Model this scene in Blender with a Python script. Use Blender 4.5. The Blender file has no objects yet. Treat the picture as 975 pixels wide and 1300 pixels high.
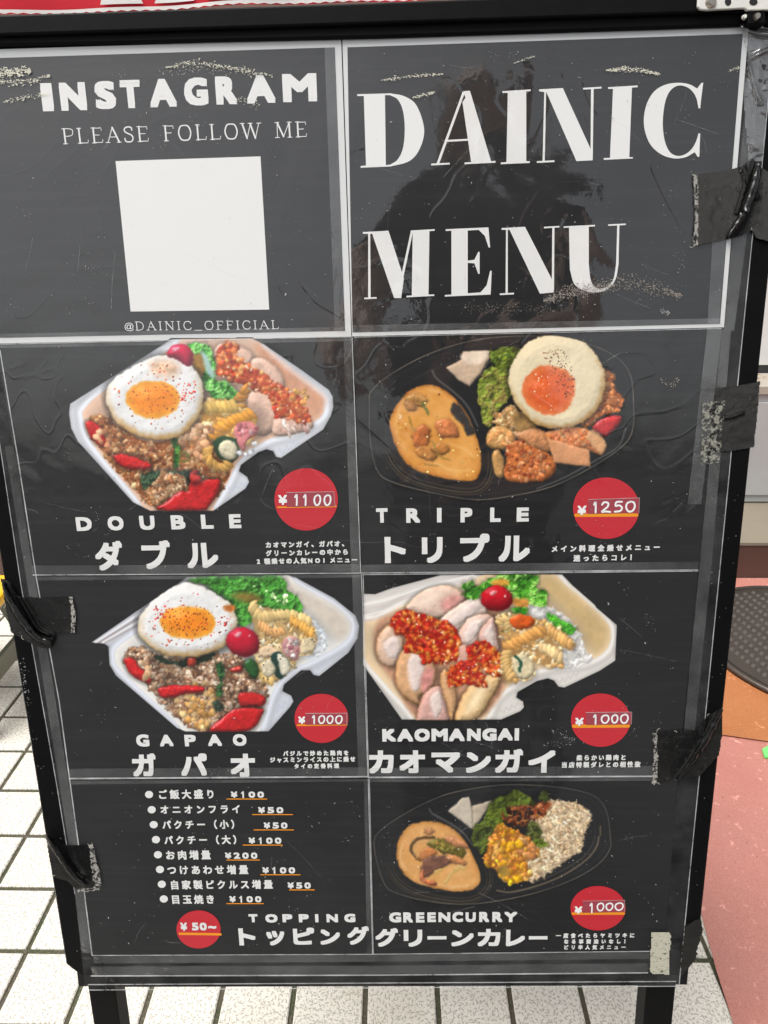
import bpy, bmesh, math
import numpy as np
from mathutils import Vector

S = bpy.context.scene
COL = S.collection
R = math.radians

# ---------------------------------------------------------------- camera
CAM_H, PITCH = 1.08, R(24.2)
FPX = 867.0                                   # focal length in pixels of the 975 x 1300 photograph
cam = bpy.data.objects.new("camera", bpy.data.cameras.new("camera"))
COL.objects.link(cam)
cam.data.sensor_fit = 'VERTICAL'; cam.data.sensor_height = 36.0
cam.data.lens = FPX/1300*36
cam.data.clip_start = 0.02; cam.data.clip_end = 500
cam.location = (0, 0, CAM_H); cam.rotation_euler = (math.pi/2-PITCH, 0, 0)
S.camera = cam

# ---------------------------------------------------------------- sky, sun, exposure (bright overcast)
SUN_EL, SUN_AZ = R(62), R(238)                # azimuth clockwise from +Y: behind the camera, to its left
w = bpy.data.worlds.new("World"); S.world = w; w.use_nodes = True
nt = w.node_tree; bg = nt.nodes["Background"]
sky = nt.nodes.new("ShaderNodeTexSky"); sky.sky_type = 'NISHITA'; sky.sun_disc = False
sky.sun_elevation = SUN_EL; sky.sun_rotation = SUN_AZ
sky.air_density = 1.0; sky.dust_density = 4.0; sky.ozone_density = 1.0
hs = nt.nodes.new("ShaderNodeHueSaturation"); hs.inputs["Saturation"].default_value = .18
nt.links.new(sky.outputs[0], hs.inputs["Color"]); nt.links.new(hs.outputs[0], bg.inputs[0])
bg.inputs[1].default_value = 0.072
sun = bpy.data.objects.new("sun", bpy.data.lights.new("sun", 'SUN')); COL.objects.link(sun)
sun.data.energy = 1.5; sun.data.angle = R(40); sun.data.color = (1, .96, .90)
sd = Vector((math.sin(SUN_AZ)*math.cos(SUN_EL), math.cos(SUN_AZ)*math.cos(SUN_EL), math.sin(SUN_EL)))
sun.rotation_euler = (-sd).to_track_quat('-Z', 'Y').to_euler(); sun.location = sd*20
S.view_settings.view_transform = 'Standard'; S.view_settings.look = 'None'
S.view_settings.exposure = 1.20; S.view_settings.gamma = 1.0
S.cycles.use_denoising = True
S.cycles.max_bounces = 8; S.cycles.transparent_max_bounces = 16

# ---------------------------------------------------------------- where things stand
CX = np.array([1., 0, 0]); CY = np.array([0, -math.sin(PITCH), -math.cos(PITCH)]); CZ = np.array([0, math.cos(PITCH), -math.sin(PITCH)])
EYE = np.array([0, 0, CAM_H])
def to_world(v): v = np.asarray(v, float); return v[..., :1]*CX+v[..., 1:2]*CY+v[..., 2:3]*CZ
def rays(px, py):
    px = np.asarray(px, float); py = np.asarray(py, float)
    return to_world(np.stack([(px-487.5)/FPX, (py-650)/FPX, np.ones_like(px+py)], -1))
# the sign's face: leaning back, measured from the vanishing points of its edges
_r = np.array([1, -.019, -.023]); _d = np.array([80, 3570, 867.]); _d /= np.linalg.norm(_d)
_r = _r-_d*(_r@_d); _r /= np.linalg.norm(_r)
BR, BD = to_world(_r), to_world(_d)           # along the sign to the right, down the sign
BN = np.cross(BR, BD); BN = -BN if BN[1] > 0 else BN   # out of the face, towards the viewer
DIST = .564
B0 = EYE-BN*DIST                              # foot of the perpendicular from the viewer
def P(px, py, h=0.0):
    """A point on the sign's face (h metres in front of it)."""
    d = rays(px, py); t = (-(DIST)+np.asarray(h))/(d@BN)
    return EYE+d*t[..., None]
def G(px, py, z=0.0):
    d = rays(px, py); t = (z-CAM_H)/d[..., 2]
    return EYE+d*t[..., None]
def V(px, py, y):
    d = rays(px, py); return EYE+d*(y/d[..., 1])[..., None]

# ---------------------------------------------------------------- object helpers
def tag(o, label=None, cat=None, group=None, kind=None):
    for k, v in (("label", label), ("category", cat), ("group", group), ("kind", kind)):
        if v: o[k] = v
    return o
ROOTLOC = {}
def empty(name, loc, label, cat, group=None):
    o = bpy.data.objects.new(name, None); COL.objects.link(o); o.location = loc
    o.empty_display_size = .05
    ROOTLOC[o.name] = np.array(loc, float)
    return tag(o, label, cat, group)
def obj(name, verts, faces, mat, parent=None, smooth=False):
    """One mesh object from world coordinates; a top-level one gets its origin at its base."""
    v = np.asarray(verts, float).reshape(-1, 3)
    if parent is None:
        o0 = np.array([(v[:, 0].min()+v[:, 0].max())/2, (v[:, 1].min()+v[:, 1].max())/2, v[:, 2].min()])
    else:
        o0 = ROOTLOC[parent.name]
    me = bpy.data.meshes.new(name); me.from_pydata((v-o0).tolist(), [], [tuple(int(i) for i in f) for f in faces]); me.update()
    if isinstance(mat, (list, tuple)):
        for m in mat: me.materials.append(m)
    else: me.materials.append(mat)
    if smooth: me.polygons.foreach_set("use_smooth", [True]*len(me.polygons))
    o = bpy.data.objects.new(name, me); COL.objects.link(o)
    if parent is None: o.location = o0; ROOTLOC[o.name] = o0
    else: o.parent = parent; ROOTLOC[o.name] = o0
    return o
class MB:
    """Collects loose shapes of ONE object."""
    def __init__(s): s.v = []; s.f = []
    def add(s, verts, faces):
        b = len(s.v); s.v.extend(np.asarray(verts, float).reshape(-1, 3).tolist()); s.f.extend([tuple(int(i)+b for i in f) for f in faces])
    def box(s, c, sx, sy, sz, ax=None):
        ax = np.eye(3) if ax is None else ax
        p = [np.asarray(c)+a*sx/2*ax[0]+b*sy/2*ax[1]+d*sz/2*ax[2] for d in (-1, 1) for b in (-1, 1) for a in (-1, 1)]
        s.add(p, [(0, 2, 3, 1), (4, 5, 7, 6), (0, 1, 5, 4), (2, 6, 7, 3), (0, 4, 6, 2), (1, 3, 7, 5)])
    def prism(s, front, depth):
        """front: loop of world points; depth: vector to the back."""
        f = np.asarray(front, float); n = len(f); b = f+np.asarray(depth)
        s.add(np.vstack([f, b]), [tuple(range(n)), tuple(range(2*n-1, n-1, -1))]+[(i, i+n, (i+1) % n+n, (i+1) % n) for i in range(n)])
    def cyl(s, c, axis, r, h, n=20, r2=None):
        a = np.asarray(axis, float); a = a/np.linalg.norm(a)
        u = np.cross(a, [0, 0, 1] if abs(a[2]) < .9 else [1, 0, 0]); u /= np.linalg.norm(u); v = np.cross(a, u)
        t = np.arange(n)*2*math.pi/n; ring = np.cos(t)[:, None]*u+np.sin(t)[:, None]*v
        c = np.asarray(c, float); r2 = r if r2 is None else r2
        s.add(np.vstack([c+ring*r, c+a*h+ring*r2]), [tuple(range(n-1, -1, -1)), tuple(range(n, 2*n))]+[(i, (i+1) % n, (i+1) % n+n, i+n) for i in range(n)])
    def tube(s, pts, r, n=8):
        pts = np.asarray(pts, float); rings = []
        for i, p in enumerate(pts):
            a = pts[min(i+1, len(pts)-1)]-pts[max(i-1, 0)]; a /= np.linalg.norm(a)
            u = np.cross(a, [0, 0, 1] if abs(a[2]) < .9 else [1, 0, 0]); u /= np.linalg.norm(u); v = np.cross(a, u)
            t = np.arange(n)*2*math.pi/n; rr = r[i] if hasattr(r, '__len__') else r
            rings.append(p+(np.cos(t)[:, None]*u+np.sin(t)[:, None]*v)*rr)
        f = [(i*n+k, i*n+(k+1) % n, (i+1)*n+(k+1) % n, (i+1)*n+k) for i in range(len(pts)-1) for k in range(n)]
        f += [tuple(range(n-1, -1, -1)), tuple(range((len(pts)-1)*n, len(pts)*n))]
        s.add(np.vstack(rings), f)
    def build(s, name, mat, parent=None, smooth=False, bevel=0):
        o = obj(name, s.v, s.f, mat, parent, smooth)
        if bevel:
            m = o.modifiers.new("bevel", 'BEVEL'); m.width = bevel; m.segments = 2; m.limit_method = 'ANGLE'
        return o

# ---------------------------------------------------------------- materials
def srgb(r, g, b):
    return tuple(((c/255)/12.92 if c/255 <= .04045 else ((c/255+.055)/1.055)**2.4) for c in (r, g, b))
def new_mat(name):
    m = bpy.data.materials.new(name); m.use_nodes = True
    return m, m.node_tree, m.node_tree.nodes["Principled BSDF"]
def node(nt, t, **kw):
    n = nt.nodes.new("ShaderNode"+t)
    for k, v in kw.items():
        if k.startswith("_"): setattr(n, k[1:], v)
        else: n.inputs[k.replace("__", " ")].default_value = v
    return n
def ramp(nt, src, a, b, lo=(0, 0, 0, 1), hi=(1, 1, 1, 1)):
    n = nt.nodes.new("ShaderNodeValToRGB"); e = n.color_ramp.elements
    e[0].position = a; e[1].position = b; e[0].color = lo; e[1].color = hi
    nt.links.new(src, n.inputs[0]); return n
def geo(nt): return nt.nodes.new("ShaderNodeNewGeometry").outputs["Position"]
def noise(nt, vec, scale, detail=3, rough=.55, dist=0):
    n = node(nt, "TexNoise", Scale=scale, Detail=detail, Roughness=rough, Distortion=dist); nt.links.new(vec, n.inputs["Vector"]); return n.outputs["Fac"]
def mixc(nt, fac, a, b):
    n = nt.nodes.new("ShaderNodeMix"); n.data_type = 'RGBA'
    for i, x in ((0, fac), (6, a), (7, b)):
        if hasattr(x, 'is_output'): nt.links.new(x, n.inputs[i])
        else: n.inputs[i].default_value = x if i == 0 else (*x[:3], 1)
    return n.outputs[2]
def bump(nt, h, strength, dist):
    n = node(nt, "Bump", Strength=strength, Distance=dist); nt.links.new(h, n.inputs["Height"]); return n.outputs[0]

def simple(name, col, rough=.5, metal=0, vary=0, scale=30, coat=0, bmp=0, bscale=200, spec=.5):
    m, t, b = new_mat(name); pos = geo(t)
    b.inputs["Roughness"].default_value = rough; b.inputs["Metallic"].default_value = metal
    b.inputs["Specular IOR Level"].default_value = spec
    b.inputs["Coat Weight"].default_value = coat
    if vary:
        f = noise(t, pos, scale, 5)
        c = mixc(t, f, tuple(max(0, x*(1-vary)) for x in col), tuple(min(1, x*(1+vary)) for x in col)); t.links.new(c, b.inputs["Base Color"])
    else: b.inputs["Base Color"].default_value = (*col, 1)
    if bmp: t.links.new(bump(t, noise(t, pos, bscale, 3), bmp, .002), b.inputs["Normal"])
    return m

def contour(t, pos, scale, dist, k, wdt):
    """Thin wandering creases of a film that does not lie flat."""
    n = noise(t, pos, scale, 2, .45, dist)
    m = node(t, "Math", _operation='MULTIPLY'); t.links.new(n, m.inputs[0]); m.inputs[1].default_value = k
    f = node(t, "Math", _operation='PINGPONG'); t.links.new(m.outputs[0], f.inputs[0]); f.inputs[1].default_value = .5
    return ramp(t, f.outputs[0], 0, wdt, (1, 1, 1, 1), (0, 0, 0, 1)).outputs[0]

def laminate(name, col, attr=None, dirt_haze=.5, base_rough=.55):
    """Ink or paper under a clear laminating film: the film is the coat (gloss, slight waves, scuffs, grime and a painted reflection haze)."""
    m, t, b = new_mat(name); pos = geo(t)
    src = col
    if attr:
        a = t.nodes.new("ShaderNodeAttribute"); a.attribute_name = attr; src = a.outputs["Color"]
    big = ramp(t, noise(t, pos, 7, 5, .6, .6), .38, .78)          # pale clouds: grime plus reflection haze put into the colour
    st = node(t, "Mapping"); st.inputs["Scale"].default_value = (6, 40, 160); t.links.new(pos, st.inputs[0])
    streak = ramp(t, noise(t, st.outputs[0], 1.0, 6, .7), .5, .85)
    mx = node(t, "Math", _operation='MULTIPLY_ADD'); t.links.new(big.outputs[0], mx.inputs[0]); mx.inputs[1].default_value = .014*dirt_haze
    m2 = node(t, "Math", _operation='MULTIPLY'); t.links.new(streak.outputs[0], m2.inputs[0]); m2.inputs[1].default_value = .022*dirt_haze
    t.links.new(m2.outputs[0], mx.inputs[2])
    ad = node(t, "Math", _operation='ADD'); t.links.new(mx.outputs[0], ad.inputs[0]); ad.inputs[1].default_value = 0
    t.links.new(mixc(t, ad.outputs[0], src, (.62, .62, .60)), b.inputs["Base Color"])
    b.inputs["Roughness"].default_value = base_rough; b.inputs["Specular IOR Level"].default_value = .25
    b.inputs["Coat Weight"].default_value = 1; b.inputs["Coat IOR"].default_value = 1.75
    rr = node(t, "MapRange"); t.links.new(big.outputs[0], rr.inputs[0]); rr.inputs[3].default_value = .035; rr.inputs[4].default_value = .13
    t.links.new(rr.outputs[0], b.inputs["Coat Roughness"])
    wav = node(t, "Math", _operation='ADD'); t.links.new(noise(t, pos, 9, 2, .5, .8), wav.inputs[0])
    fine = node(t, "Math", _operation='MULTIPLY'); t.links.new(noise(t, pos, 60, 3), fine.inputs[0]); fine.inputs[1].default_value = .05
    cr = node(t, "Math", _operation='MULTIPLY'); t.links.new(contour(t, pos, 11, .7, 7, .10), cr.inputs[0]); cr.inputs[1].default_value = .024
    w2 = node(t, "Math", _operation='ADD'); t.links.new(cr.outputs[0], w2.inputs[0]); t.links.new(fine.outputs[0], w2.inputs[1])
    t.links.new(w2.outputs[0], wav.inputs[1])
    t.links.new(bump(t, wav.outputs[0], .55, .006), b.inputs["Coat Normal"])
    return m

def clear(name, haze, col=(.8, .82, .82), rough=.06, n1=40, gloss=.06, lo=.3, hi=.8):
    """Clear plastic: mostly see-through, a little milky where worn, glossy."""
    m, t, b = new_mat(name); pos = geo(t); t.nodes.remove(b); out = t.nodes["Material Output"]
    tr = t.nodes.new("ShaderNodeBsdfTransparent"); df = node(t, "BsdfDiffuse"); df.inputs[0].default_value = (*col, 1)
    gl = node(t, "BsdfGlossy", Roughness=rough); t.links.new(bump(t, noise(t, pos, 25, 3, .5, 1), .5, .004), gl.inputs["Normal"])
    f = ramp(t, noise(t, pos, n1, 5, .65), lo, hi); mm = node(t, "Math", _operation='MULTIPLY'); t.links.new(f.outputs[0], mm.inputs[0]); mm.inputs[1].default_value = haze*1.5
    a = t.nodes.new("ShaderNodeMixShader"); t.links.new(mm.outputs[0], a.inputs[0]); t.links.new(tr.outputs[0], a.inputs[1]); t.links.new(df.outputs[0], a.inputs[2])
    c = t.nodes.new("ShaderNodeMixShader"); c.inputs[0].default_value = gloss; t.links.new(a.outputs[0], c.inputs[1]); t.links.new(gl.outputs[0], c.inputs[2])
    t.links.new(c.outputs[0], out.inputs[0])
    return m

def flaky(name, col, scale, lo, hi, rough=.9, col2=None):
    """A worn, broken film of something: holes where the noise falls away."""
    m, t, b = new_mat(name); pos = geo(t)
    f = ramp(t, noise(t, pos, scale, 6, .7), lo, hi)
    t.links.new(f.outputs[0], b.inputs["Alpha"])
    t.links.new(mixc(t, noise(t, pos, scale*1.7, 3), col, col2 or tuple(c*.6 for c in col)), b.inputs["Base Color"])
    b.inputs["Roughness"].default_value = rough
    return m

M = {}
M['ink'] = laminate('black_ink', (.012, .0125, .0135), dirt_haze=.9)
M['print'] = laminate('white_ink', (.77, .77, .76), dirt_haze=.5)
M['paper'] = laminate('paper', (.66, .67, .67), dirt_haze=.4)
M['photo'] = laminate('photo_ink', None, 'ink', dirt_haze=.6)
M['red'] = laminate('red_ink', srgb(196, 40, 52), dirt_haze=1.0)
M['orange'] = laminate('orange_ink', srgb(238, 150, 30), dirt_haze=.4)
M['patch'] = laminate('patch_tape', srgb(158, 62, 74), dirt_haze=1.4)
M['marker'] = simple('paint_marker', (.82, .82, .82), .5)
M['film'] = clear('clear_film', .045, n1=30, gloss=.04)
M['seal'] = clear('sealed_film', .075, n1=16, lo=.25, hi=.7)
M['crumple'] = clear('crumpled_film', .13, n1=26, gloss=.24, rough=.12)
M['fold'] = simple('shiny_tape_fold', (.006, .006, .006), .2, bmp=.5, bscale=180, spec=.6)
M['edge'] = clear('film_edge', .52, n1=60, lo=.10, hi=.75, gloss=.1)
M['scuff_highlight'] = clear('scuff_highlight', .22, n1=120, lo=.35, hi=.7, gloss=.02)
M['chalk'] = simple('chalk_dust', (.72, .70, .58), .95)
M['sand'] = simple('dried_dirt', (.30, .265, .235), .95)
M['dust'] = simple('dust', (.40, .40, .39), .8)
M['rail'] = simple('black_rail', (.004, .004, .0045), .5, vary=.4, scale=60, bmp=.05, bscale=300, spec=.10)
M['board'] = simple('black_board', (.008, .008, .009), .5, vary=.3, scale=20, spec=.2)
M['tape'] = None
M['steel'] = simple('painted_steel', (.72, .71, .66), .35, vary=.12, scale=60, bmp=.1)
M['screw'] = simple('screw_metal', (.42, .38, .33), .3, 1)
M['hole'] = simple('dark_hole', (.01, .01, .01), .8)

def tape_mat():
    m, t, b = new_mat('cloth_tape'); pos = geo(t)
    tc = t.nodes.new("ShaderNodeUVMap")
    wv = []
    for d in ('X', 'Y'):
        n = node(t, "TexWave", Scale=1.0); n.bands_direction = d; t.links.new(tc.outputs[0], n.inputs["Vector"]); wv.append(n.outputs["Fac"])
    mul = node(t, "Math", _operation='MULTIPLY'); t.links.new(wv[0], mul.inputs[0]); t.links.new(wv[1], mul.inputs[1])
    nz = noise(t, pos, 260, 4)
    ad = node(t, "Math", _operation='ADD'); t.links.new(mul.outputs[0], ad.inputs[0]); t.links.new(nz, ad.inputs[1])
    t.links.new(bump(t, ad.outputs[0], .5, .0006), b.inputs["Normal"])
    sp = ramp(t, noise(t, pos, 420, 2), .66, .74)
    t.links.new(mixc(t, sp.outputs[0], (.005, .005, .005), (.05, .05, .048)), b.inputs["Base Color"])
    b.inputs["Roughness"].default_value = .27; b.inputs["Specular IOR Level"].default_value = .26
    return m
M['tape'] = tape_mat()
M['fray'] = flaky('frayed_tape', (.42, .40, .37), 330, .44, .54)
M['residue'] = flaky('glue_residue', (.56, .54, .43), 300, .36, .44, col2=(.40, .39, .31))
M['residue_thin'] = flaky('thin_glue_residue', (.36, .35, .30), 260, .47, .58, col2=(.2, .2, .17))
# ---------------------------------------------------------------- printed food photographs
# The menu carries printed photographs.  They are ink on flat paper, so each is one flat mesh whose
# ink colours are worked out here by a small numpy painter (smooth shapes, blobs and strokes).
def fbm(h, w, cell, rng, octv=4):
    out = np.zeros((h, w)); amp = 1.0; tot = 0
    for _ in range(octv):
        gh, gw = int(h/cell)+3, int(w/cell)+3
        g = rng.random((gh, gw))
        yy = np.arange(h)/cell; xx = np.arange(w)/cell
        y0 = yy.astype(int); x0 = xx.astype(int)
        fy = (yy-y0)[:, None]; fx = (xx-x0)[None, :]
        fy = fy*fy*(3-2*fy); fx = fx*fx*(3-2*fx)
        a = g[y0][:, x0]; b = g[y0][:, x0+1]; c = g[y0+1][:, x0]; d = g[y0+1][:, x0+1]
        out += amp*((a*(1-fx)+b*fx)*(1-fy)+(c*(1-fx)+d*fx)*fy)
        tot += amp; amp *= .55; cell = max(cell*.5, 1.0)
    return out/tot

def smooth_loop(p, n=5):
    p = np.asarray(p, float); m = len(p); out = []
    for i in range(m):
        a, b, c, d = p[i-1], p[i], p[(i+1) % m], p[(i+2) % m]
        for k in range(n):
            t = k/n
            out.append(.5*((2*b)+(-a+c)*t+(2*a-5*b+4*c-d)*t*t+(-a+3*b-3*c+d)*t**3))
    return np.array(out)

def smooth_path(p, n=6):
    p = np.asarray(p, float)
    q = np.vstack([2*p[0]-p[1], p, 2*p[-1]-p[-2]]); out = []
    for i in range(1, len(q)-2):
        a, b, c, d = q[i-1], q[i], q[i+1], q[i+2]
        for k in range(n):
            t = k/n
            out.append(.5*((2*b)+(-a+c)*t+(2*a-5*b+4*c-d)*t*t+(-a+3*b-3*c+d)*t**3))
    out.append(p[-1])
    return np.array(out)

LX, LY, LZ = -.38, -.62, .69
class Pic:
    """A canvas in the coordinates of an enlarged view: origin (ox, oy) and scale in the photograph."""
    def __init__(s, ox, oy, scale, box, step, seed):
        s.ox, s.oy, s.sc, s.step = ox, oy, scale, step
        x0, y0, x1, y1 = box
        s.xs = np.arange(x0, x1+step, step); s.ys = np.arange(y0, y1+step, step)
        s.X, s.Y = np.meshgrid(s.xs, s.ys)
        s.h, s.w = s.X.shape
        s.C = np.zeros((s.h, s.w, 3)); s.A = np.zeros((s.h, s.w))
        s.rng = np.random.default_rng(seed)
        s.N = fbm(s.h, s.w, 9, s.rng); s.N2 = fbm(s.h, s.w, 40, s.rng); s.N3 = fbm(s.h, s.w, 3.5, s.rng, 2)
        s.aa = step*1.1; s.W = np.zeros((s.h, s.w)); s.late = []
    def sdf(s, p):
        p = np.asarray(p, float); q = np.roll(p, -1, 0)
        d = np.full((s.h, s.w), 1e9); inside = np.zeros((s.h, s.w), bool)
        for (ax, ay), (bx, by) in zip(p, q):
            ex, ey = bx-ax, by-ay; L = ex*ex+ey*ey+1e-9
            wx, wy = s.X-ax, s.Y-ay
            t = np.clip((wx*ex+wy*ey)/L, 0, 1)
            d = np.minimum(d, (wx-ex*t)**2+(wy-ey*t)**2)
            if ay != by:
                c = ((ay > s.Y) != (by > s.Y)) & (s.X < ex*(s.Y-ay)/(by-ay)+ax)
                inside ^= c
        d = np.sqrt(d)
        return np.where(inside, -d, d)
    def line_d(s, p):
        p = np.asarray(p, float); d = np.full((s.h, s.w), 1e9)
        for (ax, ay), (bx, by) in zip(p[:-1], p[1:]):
            ex, ey = bx-ax, by-ay; L = ex*ex+ey*ey+1e-9
            wx, wy = s.X-ax, s.Y-ay
            t = np.clip((wx*ex+wy*ey)/L, 0, 1)
            d = np.minimum(d, (wx-ex*t)**2+(wy-ey*t)**2)
        return np.sqrt(d)
    def over(s, m, col, alpha=True):
        col = np.asarray(col, float)
        s.C = s.C*(1-m[..., None])+col*m[..., None]; s.W = np.maximum(s.W, m)
        if alpha: s.A = s.A*(1-m)+m
    def mask(s, d, soft=None):
        soft = soft or s.aa
        return np.clip(.5-d/(2*soft), 0, 1)
    def area(s, pts, col, smooth=True, soft=None, vary=.08, bulge=0, k=30, rough=0, edge=None, ew=6, spec=0, lump=1):
        """Fill a loop; bulge lights it like a rounded lump, edge gives it a rim of another colour."""
        if smooth: pts = smooth_loop(pts)
        d = s.sdf(pts)
        if rough: d = d+(s.N-.5)*rough
        m = s.mask(d, soft)
        c = np.ones((s.h, s.w, 3))*np.asarray(col, float)
        if edge is not None:
            e = np.clip(1+d/ew, 0, 1)[..., None]
            c = c*(1-e)+np.asarray(edge, float)*e
        if bulge:
            hgt = np.sqrt(np.clip(-d/k, 0, 1)*(2-np.clip(-d/k, 0, 1)))*k*bulge+((s.N-.5)*k*.30+(s.N3-.5)*3)*bulge*lump
            gy, gx = np.gradient(hgt, s.step)
            nz = 1/np.sqrt(1+gx*gx+gy*gy)
            lam = np.clip((-gx*LX-gy*LY+LZ)*nz, 0, 1.3)
            c = c*(.5+.62*lam)[..., None]
            if spec:
                sp = np.clip((lam-.93)*12, 0, 1)*spec
                c = c+(255-c)*sp[..., None]
        c = c*(1+(s.N-.5)*2*vary+(s.N2-.5)*vary)[..., None]
        s.over(m, np.clip(c, 0, 255))
        return d
    def stroke(s, pts, wdt, col, alpha=1, soft=None, smooth=True):
        if smooth and len(pts) > 2: pts = smooth_path(pts)
        m = s.mask(s.line_d(pts)-wdt/2, soft)*alpha
        s.over(m, col)
    def shade(s, d_or_pts, amount, soft):
        """Darkening of the ink round a lump (the contact shade that the camera of the print saw)."""
        d = s.sdf(smooth_loop(d_or_pts)) if not isinstance(d_or_pts, np.ndarray) else d_or_pts
        m = np.clip(.5-d/(2*soft), 0, 1)*amount
        s.C *= (1-m)[..., None]
    def splat(s, x, y, rx, ry, ang, col, spec=.3, rough=.5, amb=.5):
        R = max(rx, ry)*1.25+s.step
        i0 = max(int((x-R-s.xs[0])/s.step), 0); i1 = min(int((x+R-s.xs[0])/s.step)+2, s.w)
        j0 = max(int((y-R-s.ys[0])/s.step), 0); j1 = min(int((y+R-s.ys[0])/s.step)+2, s.h)
        if i1 <= i0 or j1 <= j0: return
        dx = s.X[j0:j1, i0:i1]-x; dy = s.Y[j0:j1, i0:i1]-y
        ca, sa = math.cos(ang), math.sin(ang)
        u = (dx*ca+dy*sa)/rx; v = (-dx*sa+dy*ca)/ry
        q = u*u+v*v+(s.N3[j0:j1, i0:i1]-.5)*rough*1.3+(s.N[j0:j1, i0:i1]-.5)*rough*1.8
        r = math.sqrt(rx*ry)
        m = np.clip((1.0-q)*r/(2*s.aa)+.5, 0, 1)
        nu, nv = u, v
        nx = nu*ca-nv*sa; ny = nu*sa+nv*ca
        nz = np.sqrt(np.clip(1-q, .02, 1))
        lam = np.clip(nx*LX+ny*LY+nz*LZ, 0, 1)
        c = np.asarray(col, float)*((amb+.20)+.40*lam+(s.N3[j0:j1, i0:i1]-.5)*.35*min(rough, 1))[..., None]
        if spec:
            sp = np.clip((lam-.9)*10, 0, 1)*spec*.6*np.clip(s.N3[j0:j1, i0:i1]*2.6-.6, 0, 1)
            c = c+(255-c)*sp[..., None]
        mm = m[..., None]
        s.C[j0:j1, i0:i1] = s.C[j0:j1, i0:i1]*(1-mm)+np.clip(c, 0, 255)*mm
        s.A[j0:j1, i0:i1] = s.A[j0:j1, i0:i1]*(1-m)+m; s.W[j0:j1, i0:i1] = np.maximum(s.W[j0:j1, i0:i1], m)
    def scatter(s, pts, n, r, cols, asp=(.6, 1), spec=.3, rough=.5, amb=.5, ang=None, smooth=True, jit=.12, sort=True):
        pts = smooth_loop(pts) if smooth else np.asarray(pts, float)
        lo, hi = pts.min(0), pts.max(0); k = 0; items = []
        tries = 0
        while k < n and tries < n*30:
            tries += 1
            x, y = lo+(hi-lo)*s.rng.random(2)
            ins = False
            for (ax, ay), (bx, by) in zip(pts, np.roll(pts, -1, 0)):
                if (ay > y) != (by > y) and x < (bx-ax)*(y-ay)/(by-ay)+ax: ins = not ins
            if ins: items.append((y+s.rng.normal()*8, x, y)); k += 1
        if sort: items.sort()
        for _, x, y in items:
            rr = s.rng.uniform(*r); a = s.rng.uniform(*asp)
            col = np.array(cols[s.rng.integers(len(cols))], float)*(1+s.rng.normal()*jit)
            th = s.rng.uniform(0, math.pi) if ang is None else s.rng.normal(ang[0], ang[1])
            s.splat(x, y, rr, rr*a, th, np.clip(col, 0, 255), spec, rough, amb)
    def specks(s, pts, n, r, cols, asp=(.5, 1)):
        s.late.append(lambda: s.scatter(pts, n, r, cols, asp=asp, spec=0, rough=.9, amb=.7, sort=False, jit=.2))
    # ---- foods
    def egg(s, white, yolk, wcol=(240, 240, 240), rim=(226, 180, 110), ycol=(246, 143, 28), yedge=(250, 190, 70), rimside=(0.1, 1), rimw=26, yspec=1):
        d = s.sdf(smooth_loop(white))+(s.N-.5)*9+(s.N2-.5)*7
        s.shade(d-10, .55, 12)
        m = s.mask(d)
        cx, cy = np.mean(np.asarray(white), 0)
        dirn = ((s.X-cx)*rimside[0]+(s.Y-cy)*rimside[1])/(np.hypot(s.X-cx, s.Y-cy)+1)
        hgt = 26*np.sqrt(np.clip(-d/34, 0, 1))+(s.N2-.5)*18+(s.N-.5)*1.5
        gy, gx = np.gradient(hgt, s.step); nz = 1/np.sqrt(1+gx*gx+gy*gy)
        lam = np.clip((-gx*LX-gy*LY+LZ)*nz, 0, 1.2)
        c = np.asarray(wcol, float)*(.76+.28*lam)[..., None]
        e = np.clip(1+(d+(s.N-.5)*14)/rimw, 0, 1)*np.clip(dirn*.75+.45, 0.05, 1)
        e = np.clip(e*1.2, 0, 1)[..., None]
        c = c*(1-e)+np.asarray(rim, float)*(.75+.3*lam)[..., None]*e
        s.over(m, np.clip(c, 0, 255))
        dy = s.sdf(smooth_loop(yolk))+(s.N-.5)*5
        m = s.mask(dy, s.aa*1.6)
        yx, yy = np.mean(np.asarray(yolk), 0); sz = max(np.ptp(np.asarray(yolk)[:, 0]), 1)/2
        t = np.clip(1+dy/(sz*.35), 0, 1)[..., None]
        c = np.asarray(ycol, float)*(1-t*.6)+np.asarray(yedge, float)*t*.6
        hl = np.exp(-(((s.X-yx+sz*.3)/(sz*.38))**2+((s.Y-yy+sz*.28)/(sz*.22))**2))
        c = c*(.94+.12*hl+(s.N-.5)*.16)[..., None]
        c = c+(255-c)*(hl*.18*yspec*(s.N > .45))[..., None]
        s.over(m, np.clip(c, 0, 255))
    def mince(s, pts, n, r=(7, 14), base=(118, 76, 48), cols=((214, 170, 128), (190, 140, 98), (160, 108, 70), (228, 196, 160), (140, 84, 50))):
        """Fried minced meat: many small ragged crumbs over clumps of different browning."""
        s.area(pts, base, vary=.3)
        s.scatter(pts, n, (r[0]*1.2, r[1]*1.3), [tuple(.80*v for v in c) for c in cols], spec=.05, rough=1.5, amb=.5)
        s.scatter(pts, int(n*1.7), (r[0]*.6, r[1]*.72), cols, asp=(.45, 1), spec=.3, rough=1.5, amb=.5)
        s.scatter(pts, int(n*1.5), (r[0]*.32, r[0]*.62), [tuple(min(255, .98*v) for v in c) for c in cols], asp=(.4, 1), spec=.22, rough=1.4, amb=.52)
        d = s.sdf(smooth_loop(pts)); m = s.mask(d, 8)
        s.C *= (1+m*((s.N2-.5)*.5))[..., None]
    def pepper(s, pts, col=(208, 32, 36)):
        d = s.sdf(smooth_loop(pts)); s.shade(d-6, .5, 9)
        s.area(pts, col, bulge=.9, k=18, vary=.12, spec=.55)
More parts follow.
